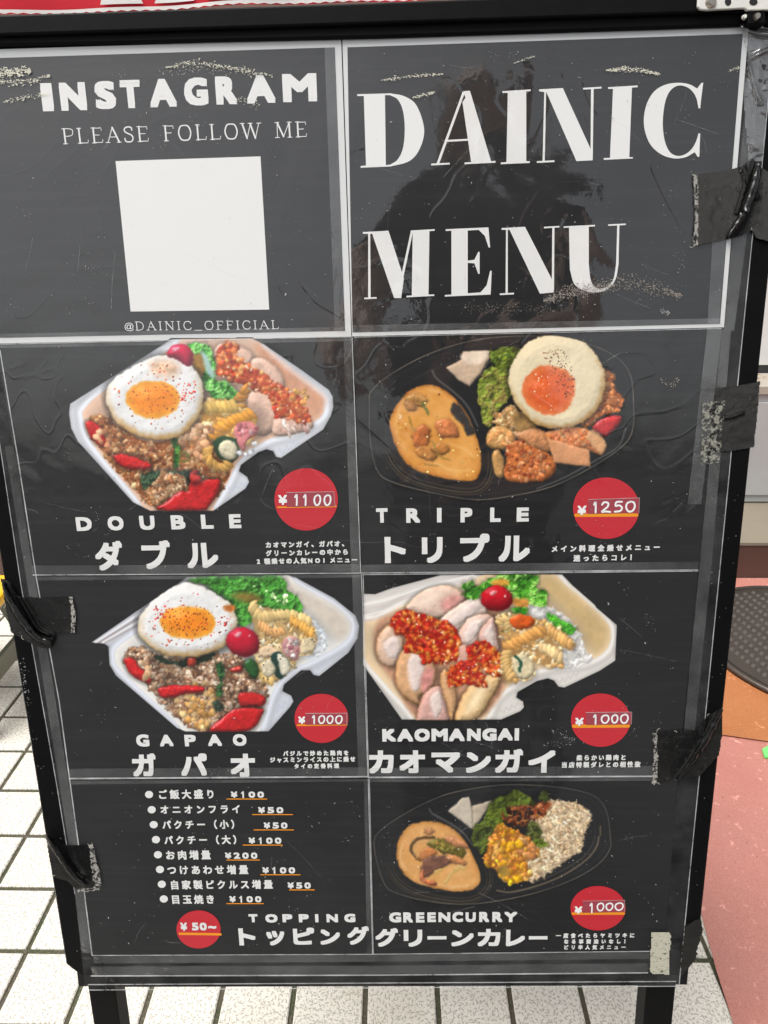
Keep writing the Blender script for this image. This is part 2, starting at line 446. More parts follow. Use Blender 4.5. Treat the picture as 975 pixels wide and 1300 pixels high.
    def leaf(s, pts, cols=((70, 150, 40), (110, 185, 60), (50, 115, 30), (150, 205, 95)), n=70, r=(10, 24), base=(40, 92, 26)):
        """Ruffled salad leaf: folds of ridged noise lit from the upper left, pale along the crests."""
        F1 = fbm(s.h, s.w, 15, s.rng, 4); F2 = fbm(s.h, s.w, 5, s.rng, 2)
        d = s.sdf(smooth_loop(pts))+(F1-.5)*26+(F2-.5)*10
        s.shade(d-5, .35, 9)
        ridge = 1-np.abs(2*F1-1)*2.4; ridge2 = 1-np.abs(2*F2-1)*2
        hgt = ridge*9+ridge2*4
        gy, gx = np.gradient(hgt, s.step); nz = 1/np.sqrt(1+gx*gx+gy*gy)
        lam = np.clip((-gx*LX-gy*LY+LZ)*nz, 0, 1.2)
        c0, c1, c2 = np.asarray(base, float), np.asarray(cols[0], float), np.asarray(cols[-1], float)
        t = np.clip(.45+ridge*.55+(s.N2-.5)*1.2, 0, 1)[..., None]; t2 = np.clip(ridge*1.6-.62+(F2-.5), 0, 1)[..., None]
        c = c0*(1-t)+c1*t; c = c*(1-t2)+c2*t2
        hol = np.clip((.46-s.N)*5+(.45-F1)*2, 0, 1)*.6
        c = c*(1-hol)[..., None]+c0*.6*hol[..., None]
        c = c*(.68+.62*lam)[..., None]
        sp = np.clip((lam-.92)*9, 0, 1)*.3*(F2 > .5)
        c = c+(255-c)*sp[..., None]
        s.over(s.mask(d), np.clip(c, 0, 255))
    def grains(s, pts, n, L=(9, 15), cols=((238, 232, 222), (222, 212, 196), (248, 246, 240)), base=(170, 158, 140), asp=(.22, .34)):
        s.area(pts, base, vary=.2, rough=12)
        s.scatter(pts, n, L, [tuple(.86*v for v in c) for c in cols], asp=asp, spec=.1, rough=.25, amb=.58)
        s.scatter(pts, int(n*.8), L, cols, asp=asp, spec=.08, rough=.3, amb=.56)
    def fusilli(s, path, wdt, col=(226, 184, 106)):
        p = smooth_path(path, 10); L = np.r_[0, np.cumsum(np.hypot(*np.diff(p, axis=0).T))]
        n = max(int(L[-1]/(wdt*.36)), 3)
        for k in range(n):
            t = L[-1]*(k+.5)/n; x = np.interp(t, L, p[:, 0]); y = np.interp(t, L, p[:, 1])
            x2 = np.interp(min(t+4, L[-1]), L, p[:, 0]); y2 = np.interp(min(t+4, L[-1]), L, p[:, 1])
            a = math.atan2(y2-y, x2-x+1e-6)
            s.splat(x, y, wdt*.58, wdt*.25, a+1.1, np.array(col)*(1+s.rng.normal()*.07), .3, .25, .5)
    def soften(s, pts, n=2, gloss=0):
        """Blur the ink inside a loop; gloss adds small wet highlights."""
        m = s.mask(s.sdf(smooth_loop(pts)), 6)[..., None]; V = s.C
        for _ in range(n):
            q = np.pad(V, ((1, 1), (1, 1), (0, 0)), 'edge'); V = (q[:-2, 1:-1]+q[2:, 1:-1]+q[1:-1, :-2]+q[1:-1, 2:]+2*V)/6
        s.C = s.C*(1-m)+V*m
        if gloss: s.scatter(pts, gloss, (2.5, 6), ((255, 214, 190), (255, 190, 160)), asp=(.3, .7), spec=.6, rough=.8, amb=.8, sort=False, jit=.05)
    def melt(s, amp=1.7, blur=1):
        """Irregular edges for every lump (the canvas is pushed about by noise) and the softness of a small print."""
        A = [fbm(s.h, s.w, 8, s.rng, 3)-.5 for _ in range(2)]
        B = [fbm(s.h, s.w, 3, s.rng, 1)-.5 for _ in range(2)]
        W = s.W
        for _ in range(3):
            q = np.pad(W, 1, 'edge'); W = (q[:-2, 1:-1]+q[2:, 1:-1]+q[1:-1, :-2]+q[1:-1, 2:]+W)/5
        A = [a*W for a in A]; B = [b*W for b in B]
        ii, jj = np.mgrid[0:s.h, 0:s.w].astype(float)
        fi = np.clip(ii+A[0]*amp*2+B[0]*amp*.9, 0, s.h-1.001); fj = np.clip(jj+A[1]*amp*2+B[1]*amp*.9, 0, s.w-1.001)
        i0 = fi.astype(int); j0 = fj.astype(int); a = (fi-i0)[..., None]; b = (fj-j0)[..., None]
        V = np.dstack([s.C, s.A[..., None]])
        V = (V[i0, j0]*(1-b)+V[i0, j0+1]*b)*(1-a)+(V[i0+1, j0]*(1-b)+V[i0+1, j0+1]*b)*a
        for _ in range(blur):
            q = np.pad(V, ((1, 1), (1, 1), (0, 0)), 'edge'); V = (q[:-2, 1:-1]+q[2:, 1:-1]+q[1:-1, :-2]+q[1:-1, 2:]+4*V)/8
        s.C = V[..., :3]; s.A = V[..., 3]
        for f in s.late: f()

def tray_box(p, outer, inner, flap=None, white=(226, 230, 238), wall=(205, 180, 160)):
    """White foam lunch box seen from above: outer lip, rounded rim and a cavity."""
    d = p.sdf(smooth_loop(outer, 4) if False else np.asarray(outer, float))
    m = p.mask(d)
    di = p.sdf(smooth_loop(inner))
    c = np.ones((p.h, p.w, 3))*np.asarray(white, float)
    rim = np.exp(-((di-9)/7)**2)                      # bright crest of the rim
    trough = np.exp(-((di-26)/9)**2)
    outerl = np.exp(-((d+5)/5)**2)
    c = c*(0.93+.10*rim-.07*trough-.08*outerl+(p.N2-.5)*.05)[..., None]
    p.over(m, np.clip(c, 0, 255))
    mi = p.mask(di)*m
    w = np.ones((p.h, p.w, 3))*np.asarray(wall, float)*(1.0+.25*np.clip(di/60+.5, -.6, .5)+(p.N2-.5)*.15)[..., None]
    p.over(mi, np.clip(w, 0, 255))
    return d, di

def clip_outside(p, d):
    p.A *= p.mask(d)

def pic_double():
    p = Pic(80, 420, 2.708, (8, 20, 940, 622), 2.2, 1)
    outer = [(22, 262), (24, 250), (372, 28), (650, 26), (690, 45), (800, 120), (822, 135), (915, 203), (928, 226), (930, 262), (922, 292), (895, 340), (750, 438), (732, 434), (722, 414), (700, 408), (672, 418), (612, 462), (606, 482), (634, 502), (641, 520), (628, 543), (518, 619), (300, 619), (240, 590), (50, 380), (27, 335), (20, 285)]
    inner = [(70, 300), (78, 265), (150, 200), (385, 52), (420, 20), (640, 18), (700, 76), (780, 148), (878, 222), (896, 255), (884, 296), (800, 346), (700, 375), (610, 440), (566, 520), (520, 600), (500, 640), (320, 640), (240, 556), (100, 385)]
    d, di = tray_box(p, outer, inner, wall=(206, 172, 150))
    for o, a in ((14, .5), (26, .35)):
        p.stroke([(30, 252+o*.6), (200, 146+o*.6), (375, 36+o*.6)], 3, (150, 148, 152), a, smooth=False)
    for k in range(3):
        p.stroke([(742+k*24, 404-k*12), (752+k*24, 420-k*12), (764+k*22, 408-k*13)], 5, (190, 196, 210), .9)
        p.stroke([(570+k*22, 540-k*9), (582+k*22, 552-k*10), (590+k*22, 536-k*10)], 5, (190, 196, 210), .9)
    p.W *= 0
    # curved back wall, warm
    p.area([(690, 60), (790, 140), (890, 222), (895, 260), (860, 300), (800, 230), (720, 140), (660, 60)], (206, 152, 122), vary=.08, soft=14)
    p.mince([(120, 290), (180, 320), (260, 372), (360, 378), (470, 330), (570, 400), (575, 490), (520, 560), (420, 612), (335, 616), (245, 545), (150, 430), (92, 350)], 330, (7, 14), base=(140, 78, 40), cols=((214, 158, 104), (196, 130, 78), (176, 104, 58), (226, 180, 132), (156, 84, 44)))
    # chicken and its sauce
    for q in ([(520, 70), (560, 40), (640, 70), (655, 110), (600, 160), (540, 150)], [(650, 100), (700, 100), (752, 150), (760, 200), (700, 200), (650, 160)], [(640, 220), (720, 200), (770, 280), (700, 360), (640, 330)], [(735, 290), (800, 260), (856, 310), (850, 340), (760, 362), (720, 350)]):
        p.shade(q, .35, 14)
        p.area(q, (230, 192, 172), bulge=.7, k=26, vary=.1, spec=.25, lump=.5)
    p.scatter([(740, 320), (850, 300), (845, 340), (750, 360)], 16, (8, 18), ((236, 208, 196), (206, 160, 150)), asp=(.25, .5), ang=(1.3, .3))
    sauce = [(560, 35), (600, 45), (606, 90), (660, 130), (700, 150), (745, 190), (800, 220), (850, 290), (835, 318), (760, 300), (730, 290), (715, 240), (660, 200), (600, 178), (535, 150), (525, 100)]
    p.area(sauce, (188, 76, 36), vary=.3, rough=26, bulge=.5, k=20)
    p.scatter(sauce, 260, (4, 11), ((214, 92, 44), (198, 62, 34), (228, 130, 66), (170, 48, 28), (236, 168, 100)), spec=.65, rough=.9)
    p.soften(sauce, 2, 34)
    p.scatter([(780, 200), (840, 210), (835, 250), (790, 240)], 14, (7, 13), ((232, 180, 100), (220, 150, 80)), spec=.4)
    # greens
    p.leaf([(425, 44), (470, 40), (508, 60), (520, 120), (530, 165), (570, 180), (604, 222), (585, 242), (520, 238), (488, 200), (480, 140), (460, 90)], n=60, r=(9, 20), cols=((60, 160, 50), (100, 195, 70), (40, 125, 40), (150, 215, 120)))
    p.area([(440, 86), (480, 82), (496, 120), (470, 150), (448, 120)], (150, 110, 46), vary=.25, rough=10)
    p.area([(476, 72), (496, 90), (520, 150), (506, 160), (486, 120)], (170, 205, 200), vary=.1, soft=6)
    # pasta salad
    p.shade([(470, 250), (560, 230), (690, 290), (660, 400), (540, 480), (480, 400)], .35, 25)
    p.area([(470, 250), (560, 236), (660, 290), (650, 380), (560, 400), (480, 330)], (176, 128, 62), vary=.3, rough=16)
    p.scatter([(470, 250), (560, 236), (660, 290), (650, 380), (560, 400), (480, 330)], 60, (9, 20), ((222, 180, 100), (236, 204, 140), (200, 146, 72)), asp=(.35, .7), spec=.35)
    p.fusilli([(480, 268), (530, 262), (600, 262)], 46, (216, 178, 96))
    p.fusilli([(600, 240), (625, 210), (620, 190)], 38, (206, 140, 60))
    p.fusilli([(502, 362), (560, 322), (655, 282)], 44, (232, 160, 58))
    p.scatter([(420, 330), (500, 320), (510, 420), (440, 440), (400, 380)], 40, (10, 18), ((206, 152, 112), (184, 128, 90), (226, 184, 146)), spec=.4)
    p.area([(588, 340), (620, 312), (662, 322), (668, 352), (632, 380), (622, 412), (596, 380)], (214, 130, 132), bulge=.6, k=16, vary=.2)
    p.scatter([(592, 330), (660, 320), (660, 350), (600, 360)], 12, (7, 12), ((236, 190, 190), (196, 110, 118)))
    p.area([(515, 385), (545, 362), (590, 370), (606, 410), (590, 446), (540, 440)], (34, 66, 40), bulge=.5, k=18)
    p.area([(540, 386), (572, 376), (600, 402), (590, 440), (560, 440), (538, 418)], (232, 222, 190), bulge=.6, k=18, vary=.1)
    p.fusilli([(500, 400), (498, 440), (540, 470), (575, 455)], 36, (206, 158, 84))
    p.scatter([(600, 410), (650, 380), (690, 378), (640, 430)], 8, (8, 14), ((225, 228, 235),))
    # basil, peppers
    p.leaf([(368, 376), (392, 372), (402, 430), (394, 476), (374, 470), (380, 420)], cols=((40, 96, 34), (30, 70, 30), (90, 140, 60)), n=16, r=(7, 14), base=(20, 44, 20))
    p.leaf([(268, 500), (330, 484), (420, 480), (442, 505), (400, 540), (320, 530), (280, 545)], cols=((34, 60, 40), (24, 44, 34), (70, 96, 70)), n=26, r=(9, 18), base=(18, 30, 20))
    p.mince([(330, 500), (400, 496), (420, 550), (340, 580), (310, 540)], 40, (8, 14))
    p.stroke([(402, 440), (405, 425), (420, 418), (432, 430), (425, 445), (408, 446)], 6, (104, 112, 60))
    p.pepper([(78, 318), (104, 312), (134, 340), (150, 384), (128, 394), (96, 366)])
    p.scatter([(115, 345), (155, 345), (160, 395), (120, 390)], 9, (9, 14), ((206, 140, 100), (226, 180, 140)))
    p.pepper([(174, 430), (210, 424), (262, 440), (302, 458), (292, 474), (232, 476), (196, 462)])
    p.pepper([(330, 616), (352, 590), (400, 552), (430, 548), (440, 486), (462, 484), (470, 512), (536, 512), (534, 556), (500, 604), (478, 618)])
    p.pepper([(436, 490), (470, 500), (474, 520), (444, 524)], (214, 48, 44))
    # egg and radish
    p.egg([(156, 186), (210, 140), (290, 94), (370, 84), (436, 116), (474, 166), (484, 226), (464, 292), (420, 346), (350, 374), (270, 366), (200, 330), (166, 286), (148, 236)], [(216, 226), (240, 190), (300, 172), (370, 184), (402, 226), (388, 272), (330, 300), (262, 292), (226, 262)])
    p.area([(300, 112), (360, 100), (400, 124), (380, 156), (320, 150)], (222, 186, 156), soft=16, vary=.3)
    p.specks([(170, 200), (290, 110), (430, 140), (470, 220), (400, 320), (260, 340)], 90, (1.6, 4), ((190, 60, 30), (120, 60, 40), (210, 90, 40)))
    p.specks([(230, 230), (300, 180), (390, 200), (400, 260), (300, 290)], 60, (1.5, 3.4), ((190, 70, 10), (150, 60, 20)))
    p.specks([(390, 180), (450, 170), (460, 230), (400, 240)], 24, (2, 4.5), ((205, 50, 40),))
    p.area([(356, 76), (378, 50), (416, 46), (444, 70), (446, 104), (430, 124), (396, 100), (366, 92)], (206, 34, 76), bulge=1, k=34, vary=.05, spec=.4, lump=.1)
    p.splat(388, 64, 13, 7, -.4, (240, 150, 170), .6)
    p.melt(); clip_outside(p, np.maximum(d, p.Y-619))
    return p

def pic_gapao():
    p = Pic(110, 722, 2.708, (8, 18, 946, 564), 2.2, 2)
    outer = [(14, 254), (170, 146), (345, 28), (690, 22), (720, 30), (850, 100), (925, 160), (938, 196), (932, 240), (900, 290), (800, 370), (780, 366), (768, 350), (738, 350), (680, 398), (674, 420), (704, 436), (712, 456), (700, 476), (626, 560), (340, 560), (310, 548), (100, 368), (78, 330), (74, 268), (60, 258)]
    inner = [(98, 300), (108, 270), (180, 215), (330, 90), (380, 20), (660, 10), (730, 60), (850, 128), (900, 178), (906, 212), (880, 254), (790, 306), (700, 352), (640, 420), (600, 540), (570, 590), (370, 590), (300, 520), (120, 350)]
    d, di = tray_box(p, outer, inner, wall=(206, 204, 200), white=(216, 220, 230))
    for o, cc in ((6, (236, 236, 240)), (20, (150, 140, 140)), (34, (232, 232, 236)), (46, (168, 160, 160))):
        p.stroke([(24+o*.9, 254), (180, 150+o*.9)], 7, cc, .9, smooth=False)
    for k in range(3):
        p.stroke([(784+k*17, 336-k*12), (794+k*17, 348-k*12), (802+k*17, 334-k*13)], 5, (186, 192, 206), .9)
        p.stroke([(644+k*18, 480-k*12), (656+k*18, 490-k*12), (662+k*18, 472-k*12)], 5, (186, 192, 206), .9)
    p.W *= 0
    p.area([(670, 30), (740, 70), (850, 132), (900, 184), (898, 220), (860, 240), (790, 170), (700, 100)], (206, 196, 184), vary=.06, soft=16)
    p.mince([(150, 270), (210, 280), (300, 310), (420, 296), (520, 300), (606, 380), (618, 440), (580, 510), (500, 556), (380, 556), (290, 490), (200, 390), (130, 320)], 380, (7, 14), base=(86, 60, 46), cols=((214, 182, 150), (196, 158, 124), (170, 128, 98), (228, 204, 182), (150, 104, 74)))
    p.scatter([(300, 420), (420, 400), (460, 480), (400, 550), (320, 500)], 70, (8, 14), ((204, 160, 96), (190, 140, 76), (222, 184, 130)), spec=.3, rough=.9)
    # lettuce, rice, pasta
    p.area([(740, 150), (800, 210), (830, 250), (800, 300), (740, 300)], (214, 224, 234), vary=.08, soft=8, rough=12)
    p.grains([(730, 150), (790, 190), (826, 240), (800, 296), (760, 280)], 60, (10, 16), cols=((230, 236, 242), (218, 226, 236), (240, 244, 248)), base=(206, 214, 224))
    p.soften([(730, 150), (790, 190), (826, 240), (800, 296), (760, 280)], 2)
    p.leaf([(356, 40), (420, 20), (640, 16), (700, 70), (735, 120), (744, 160), (690, 160), (600, 130), (560, 190), (520, 195), (500, 130), (420, 66)], n=130, r=(11, 26), cols=((70, 150, 50), (110, 185, 80), (44, 110, 36), (140, 205, 110), (84, 160, 64)))
    p.area([(500, 92), (560, 84), (600, 104), (560, 120)], (140, 120, 50), soft=10, vary=.3)
    p.specks([(560, 60), (680, 60), (700, 120), (620, 110)], 16, (5, 10), ((60, 120, 40), (170, 215, 140)))
    ps = [(562, 120), (600, 130), (700, 150), (780, 190), (784, 280), (730, 310), (700, 350), (620, 390), (590, 330), (580, 220)]
    p.shade(ps, .4, 20)
    p.area(ps, (180, 150, 100), vary=.25, rough=20)
    p.scatter(ps, 170, (5, 15), ((226, 204, 160), (240, 226, 196), (206, 172, 116), (228, 190, 130)), asp=(.35, .75), spec=.3)
    p.fusilli([(566, 122), (590, 160), (620, 166), (700, 160), (770, 186)], 40, (226, 196, 132))
    p.fusilli([(700, 176), (740, 200), (778, 226)], 36, (230, 172, 84))
    p.fusilli([(590, 190), (640, 220), (680, 214)], 34, (222, 168, 108))
    p.area([(590, 280), (620, 264), (660, 280), (650, 300), (600, 306)], (236, 206, 170), bulge=.6, k=14)
    p.area([(676, 244), (712, 234), (736, 256), (724, 314), (690, 304), (672, 280)], (206, 150, 150), bulge=.6, k=14, vary=.25)
    p.scatter([(676, 244), (730, 250), (722, 300), (684, 290)], 14, (6, 11), ((230, 196, 190), (190, 116, 124), (220, 220, 214)))
    p.area([(738, 250), (776, 236), (784, 280), (740, 292)], (226, 208, 170), bulge=.5, k=14, vary=.2)
    p.area([(634, 300), (660, 284), (700, 330), (668, 380), (640, 350)], (30, 62, 54), bulge=.5, k=14, vary=.2)
    p.area([(656, 292), (690, 312), (700, 350), (672, 366), (660, 330)], (228, 222, 200), bulge=.5, k=14, vary=.15)
    p.fusilli([(596, 330), (604, 372), (640, 386)], 38, (218, 184, 116))
    p.area([(600, 330), (630, 310), (650, 346), (630, 372), (606, 362)], (226, 214, 184), bulge=.6, k=16, vary=.15)
    p.specks(ps, 80, (1.4, 3), ((60, 50, 40), (90, 70, 50)))
    p.pepper([(540, 330), (566, 310), (590, 340), (586, 376), (560, 370)], (40, 92, 40))
    # basil and peppers
    p.leaf([(448, 336), (466, 330), (472, 380), (464, 440), (446, 430), (454, 380)], cols=((30, 70, 36), (24, 54, 30), (70, 110, 60)), n=14, r=(7, 14), base=(16, 40, 20))
    p.leaf([(230, 300), (330, 318), (430, 290), (440, 304), (340, 332), (250, 322)], cols=((34, 54, 36), (24, 40, 28)), n=20, r=(7, 14), base=(20, 30, 20))
    p.leaf([(432, 460), (450, 452), (462, 486), (440, 490)], cols=((60, 76, 60), (30, 44, 34)), n=6, r=(5, 9), base=(30, 40, 30))
    p.pepper([(130, 312), (160, 310), (190, 346), (222, 380), (206, 392), (160, 370), (140, 345)])
    p.scatter([(176, 330), (210, 330), (220, 376), (190, 376)], 9, (9, 15), ((220, 190, 160), (200, 160, 120)))
    p.pepper([(246, 412), (290, 402), (396, 404), (398, 422), (340, 430), (290, 444), (256, 440)])
    p.pepper([(522, 430), (560, 424), (612, 440), (608, 470), (560, 476), (528, 470)], (200, 36, 36))
    p.pepper([(428, 558), (470, 510), (520, 480), (600, 482), (604, 500), (560, 556)])
    p.pepper([(348, 310), (370, 306), (376, 332), (352, 336)], (190, 60, 40))
    p.pepper([(496, 344), (528, 336), (532, 352), (500, 358)], (200, 50, 40))
    p.egg([(178, 200), (190, 150), (250, 90), (320, 50), (380, 54), (450, 90), (500, 130), (518, 190), (490, 250), (440, 284), (370, 302), (290, 298), (220, 270), (186, 236)], [(252, 176), (280, 140), (350, 130), (414, 140), (442, 182), (424, 222), (360, 242), (296, 232), (262, 206)], rim=(214, 174, 110))
    p.specks([(190, 190), (300, 80), (450, 110), (500, 190), (430, 270), (260, 260)], 110, (1.5, 3.6), ((170, 50, 30), (90, 40, 30), (190, 80, 40)))
    p.specks([(256, 180), (330, 134), (420, 150), (440, 190), (340, 238)], 60, (1.4, 3.4), ((170, 70, 10), (110, 50, 20)))
    p.specks([(240, 130), (300, 130), (280, 180), (240, 200)], 26, (2, 4.5), ((200, 50, 50),))
    p.specks([(450, 170), (490, 160), (490, 190), (440, 200)], 16, (2, 4.5), ((200, 50, 50),))
    p.area([(470, 130), (505, 126), (512, 140), (490, 150)], (206, 120, 50), soft=5, vary=.3)
    c = [(480, 252), (492, 216), (530, 202), (572, 214), (594, 250), (584, 288), (546, 304), (504, 292)]
    p.shade(c, .4, 10); p.area(c, (196, 22, 52), bulge=.9, k=44, vary=.04, spec=.25, lump=.1)
    p.splat(520, 226, 13, 8, -.5, (240, 160, 170), .7)
    p.splat(560, 232, 5, 3, -.5, (240, 200, 200), .7)
    p.melt(); clip_outside(p, np.maximum(d, p.Y-560))
    return p

def pic_kaomangai():
    p = Pic(455, 722, 2.868, (16, 16, 946, 554), 2.3, 3)
    outer = [(18, 90), (60, 92), (120, 70), (300, 22), (742, 20), (780, 60), (860, 130), (868, 142), (942, 205), (936, 335), (880, 372), (750, 434), (728, 430), (712, 408), (690, 400), (650, 410), (580, 450), (576, 468), (600, 484), (604, 505), (590, 520), (520, 550), (158, 550), (16, 350)]
    inner = [(16, 200), (70, 184), (130, 150), (200, 110), (390, 50), (500, 10), (690, 10), (760, 66), (850, 140), (912, 210), (906, 290), (830, 338), (720, 352), (640, 372), (560, 420), (500, 470), (440, 560), (240, 590), (190, 520), (100, 420), (20, 320)]
    d, di = tray_box(p, outer, inner, wall=(208, 184, 150), white=(232, 228, 222))
    for o, cc in ((0, (206, 200, 196)), (20, (246, 242, 238)), (40, (206, 196, 190)), (62, (240, 232, 226)), (84, (210, 196, 186))):
        p.stroke([(18, 110+o), (110, 92+o*.9), (250, 46+o*.9), (420, 10+o*.6)], 9, cc, .8, soft=4)
    for k in range(4):
        p.stroke([(722+k*20, 404-k*9), (732+k*20, 418-k*9), (740+k*20, 404-k*9)], 5, (200, 196, 192), .9)
        p.stroke([(516+k*21, 512-k*8), (528+k*21, 524-k*9), (536+k*21, 508-k*9)], 5, (200, 196, 192), .9)
    p.W *= 0
    p.area([(690, 26), (770, 80), (850, 150), (906, 216), (900, 270), (860, 300), (800, 200), (720, 120), (660, 60)], (200, 172, 122), vary=.07, soft=18)
    p.area([(60, 220), (130, 160), (420, 90), (520, 170), (540, 400), (440, 540), (220, 545), (140, 430), (70, 330)], (188, 140, 112), vary=.2, soft=10)
    # rice
    p.grains([(620, 130), (720, 150), (790, 210), (830, 300), (850, 340), (780, 360), (700, 350), (650, 250)], 170, (10, 17), cols=((238, 236, 232), (226, 224, 220), (246, 244, 240)), base=(214, 210, 204))
    p.soften([(620, 130), (720, 150), (790, 210), (830, 300), (850, 340), (780, 360), (700, 350), (650, 250)], 2)
    # chicken slices
    def slice_(pts, col=(236, 208, 190), edge=(214, 166, 112), ew=12, meat=None):
        q = p.sdf(smooth_loop(pts)); p.shade(q-6, .38, 9)
        p.area(pts, col, bulge=.5, k=34, vary=.09, edge=edge, ew=ew, spec=.25, lump=.45)
        if meat: p.area(meat, (242, 222, 214), bulge=.3, k=20, vary=.06, soft=7)
    slice_([(176, 150), (196, 110), (250, 74), (310, 60), (352, 68), (386, 96), (380, 124), (320, 176), (256, 176)], (238, 206, 188), edge=(222, 186, 152), ew=9)
    p.area([(300, 126), (352, 92), (378, 112), (330, 160)], (212, 150, 142), soft=12, vary=.2); p.area([(210, 130), (260, 90), (300, 84), (260, 130)], (244, 222, 204), soft=16)
    slice_([(290, 200), (330, 156), (416, 104), (446, 112), (470, 160), (440, 196), (370, 232), (320, 240)], (238, 214, 200), edge=(226, 190, 164), ew=7, meat=[(330, 186), (414, 122), (450, 136), (404, 178), (346, 212)])
    slice_([(356, 262), (386, 196), (432, 168), (486, 170), (490, 216), (440, 272), (392, 300)], (234, 200, 186), edge=(214, 170, 140), ew=8, meat=[(386, 240), (410, 200), (450, 184), (440, 230), (400, 272)])
    slice_([(436, 250), (462, 196), (492, 176), (504, 226), (512, 300), (476, 310)], (228, 186, 174), edge=(212, 160, 130), ew=7, meat=[(456, 246), (480, 200), (494, 230), (492, 282)])
    slice_([(64, 290), (74, 240), (104, 208), (150, 226), (166, 290), (140, 352), (96, 352), (70, 324)], (232, 196, 170), edge=(212, 160, 112), ew=10, meat=[(92, 276), (124, 246), (150, 262), (150, 310), (116, 326)])
    slice_([(134, 396), (146, 326), (180, 284), (250, 306), (284, 372), (262, 440), (222, 470), (240, 502), (184, 480), (146, 440)], (226, 176, 130), edge=(206, 148, 92), ew=8, meat=[(180, 340), (206, 306), (240, 340), (236, 400), (214, 446), (190, 430)])
    p.area([(226, 400), (256, 356), (276, 376), (258, 436), (236, 452)], (210, 142, 134), soft=8, vary=.2)
    slice_([(214, 540), (226, 480), (262, 436), (306, 430), (336, 480), (330, 556), (220, 560)], (224, 176, 164), edge=(206, 146, 124), ew=9, meat=[(262, 470), (292, 446), (306, 500), (290, 540), (270, 530)])
    slice_([(296, 400), (318, 366), (350, 420), (358, 490), (340, 556), (318, 490)], (228, 178, 130), edge=(204, 148, 92), ew=8)
    slice_([(352, 556), (366, 490), (406, 424), (470, 388), (512, 392), (510, 430), (470, 500), (430, 548), (390, 560)], (236, 198, 144), edge=(206, 154, 92), ew=10)
    p.area([(388, 524), (424, 446), (474, 412), (452, 474), (420, 516)], (244, 220, 178), soft=14)
    slice_([(350, 300), (392, 276), (430, 330), (410, 384), (366, 350)], (228, 178, 160), edge=(210, 150, 124), ew=7)
    # chilli sauce
    s1 = [(120, 180), (170, 146), (200, 160), (260, 176), (330, 200), (370, 260), (360, 320), (320, 350), (260, 340), (230, 350), (220, 310), (170, 300), (170, 250), (126, 230)]
    s2 = [(400, 290), (430, 268), (480, 280), (530, 330), (528, 380), (490, 390), (440, 360), (470, 420), (450, 430), (390, 420), (330, 430), (330, 360), (380, 340), (400, 330)]
    for sp in (s1, s2):
        p.shade(sp, .3, 10)
        p.area(sp, (168, 36, 20), vary=.3, rough=26, bulge=.5, k=16)
        p.scatter(sp, 260, (4, 11), ((206, 44, 24), (190, 30, 20), (226, 84, 32), (236, 130, 50), (170, 24, 18)), spec=.6, rough=.9)
        p.scatter(sp, 70, (4, 9), ((240, 150, 60), (236, 120, 44)), asp=(.5, .9), spec=.5)
        p.soften(sp, 2, 26)
    # greens, tomato, pasta
    p.leaf([(376, 60), (410, 46), (420, 70), (390, 80)], n=10, r=(8, 16))
    p.leaf([(384, 96), (430, 70), (500, 30), (540, 20), (650, 20), (652, 70), (684, 90), (680, 140), (620, 130), (560, 110), (480, 70), (420, 110)], n=70, r=(10, 24), cols=((80, 160, 40), (120, 190, 70), (50, 120, 30), (160, 210, 110)))
    p.area([(484, 46), (530, 36), (550, 56), (500, 66)], (206, 150, 60), soft=6, vary=.2)
    p.leaf([(550, 150), (590, 134), (620, 150), (600, 170)], n=14, r=(8, 14), cols=((50, 140, 30), (90, 170, 50)))
    p.leaf([(680, 160), (740, 180), (786, 216), (770, 240), (720, 220)], n=22, r=(9, 18), cols=((90, 190, 50), (130, 210, 90), (60, 150, 40)))
    p.area([(560, 112), (610, 108), (620, 134), (580, 140)], (190, 130, 60), soft=5, vary=.3)
    ps = [(500, 180), (530, 160), (600, 170), (700, 200), (780, 260), (776, 292), (740, 300), (750, 350), (690, 356), (640, 340), (640, 390), (560, 416), (528, 390), (530, 300)]
    p.shade(ps, .45, 20)
    p.area(ps, (176, 136, 84), vary=.25, rough=16)
    p.scatter(ps, 190, (5, 15), ((232, 204, 156), (240, 218, 180), (214, 170, 108), (230, 180, 110)), asp=(.35, .75), spec=.35)
    p.fusilli([(536, 290), (590, 262), (680, 220)], 46, (232, 168, 92))
    p.fusilli([(690, 220), (730, 250), (776, 280)], 40, (230, 176, 104))
    p.fusilli([(660, 290), (700, 300), (740, 330)], 42, (232, 200, 144))
    p.fusilli([(510, 200), (540, 180), (545, 220)], 34, (214, 180, 120))
    p.fusilli([(540, 300), (535, 350), (560, 400)], 40, (222, 182, 116))
    p.area([(552, 180), (590, 168), (636, 180), (630, 212), (580, 220), (556, 204)], (214, 92, 34), bulge=.6, k=16, vary=.2, spec=.4)
    p.area([(560, 330), (600, 310), (640, 350), (630, 392), (580, 396)], (236, 220, 180), bulge=.6, k=18, vary=.12)
    p.stroke([(574, 318), (590, 340), (586, 372)], 12, (40, 84, 66))
    c = [(446, 112), (456, 80), (490, 62), (530, 66), (560, 96), (558, 130), (526, 152), (480, 150), (454, 134)]
    p.shade(c, .4, 10); p.area(c, (200, 20, 36), bulge=.9, k=46, vary=.04, spec=.25, lump=.1)
    p.splat(492, 88, 14, 8, -.4, (244, 150, 150), .7); p.splat(536, 100, 4, 7, -.4, (240, 190, 190), .7)
    p.melt(); clip_outside(p, np.maximum(np.maximum(d, p.Y-550), 18-p.X))
    return p

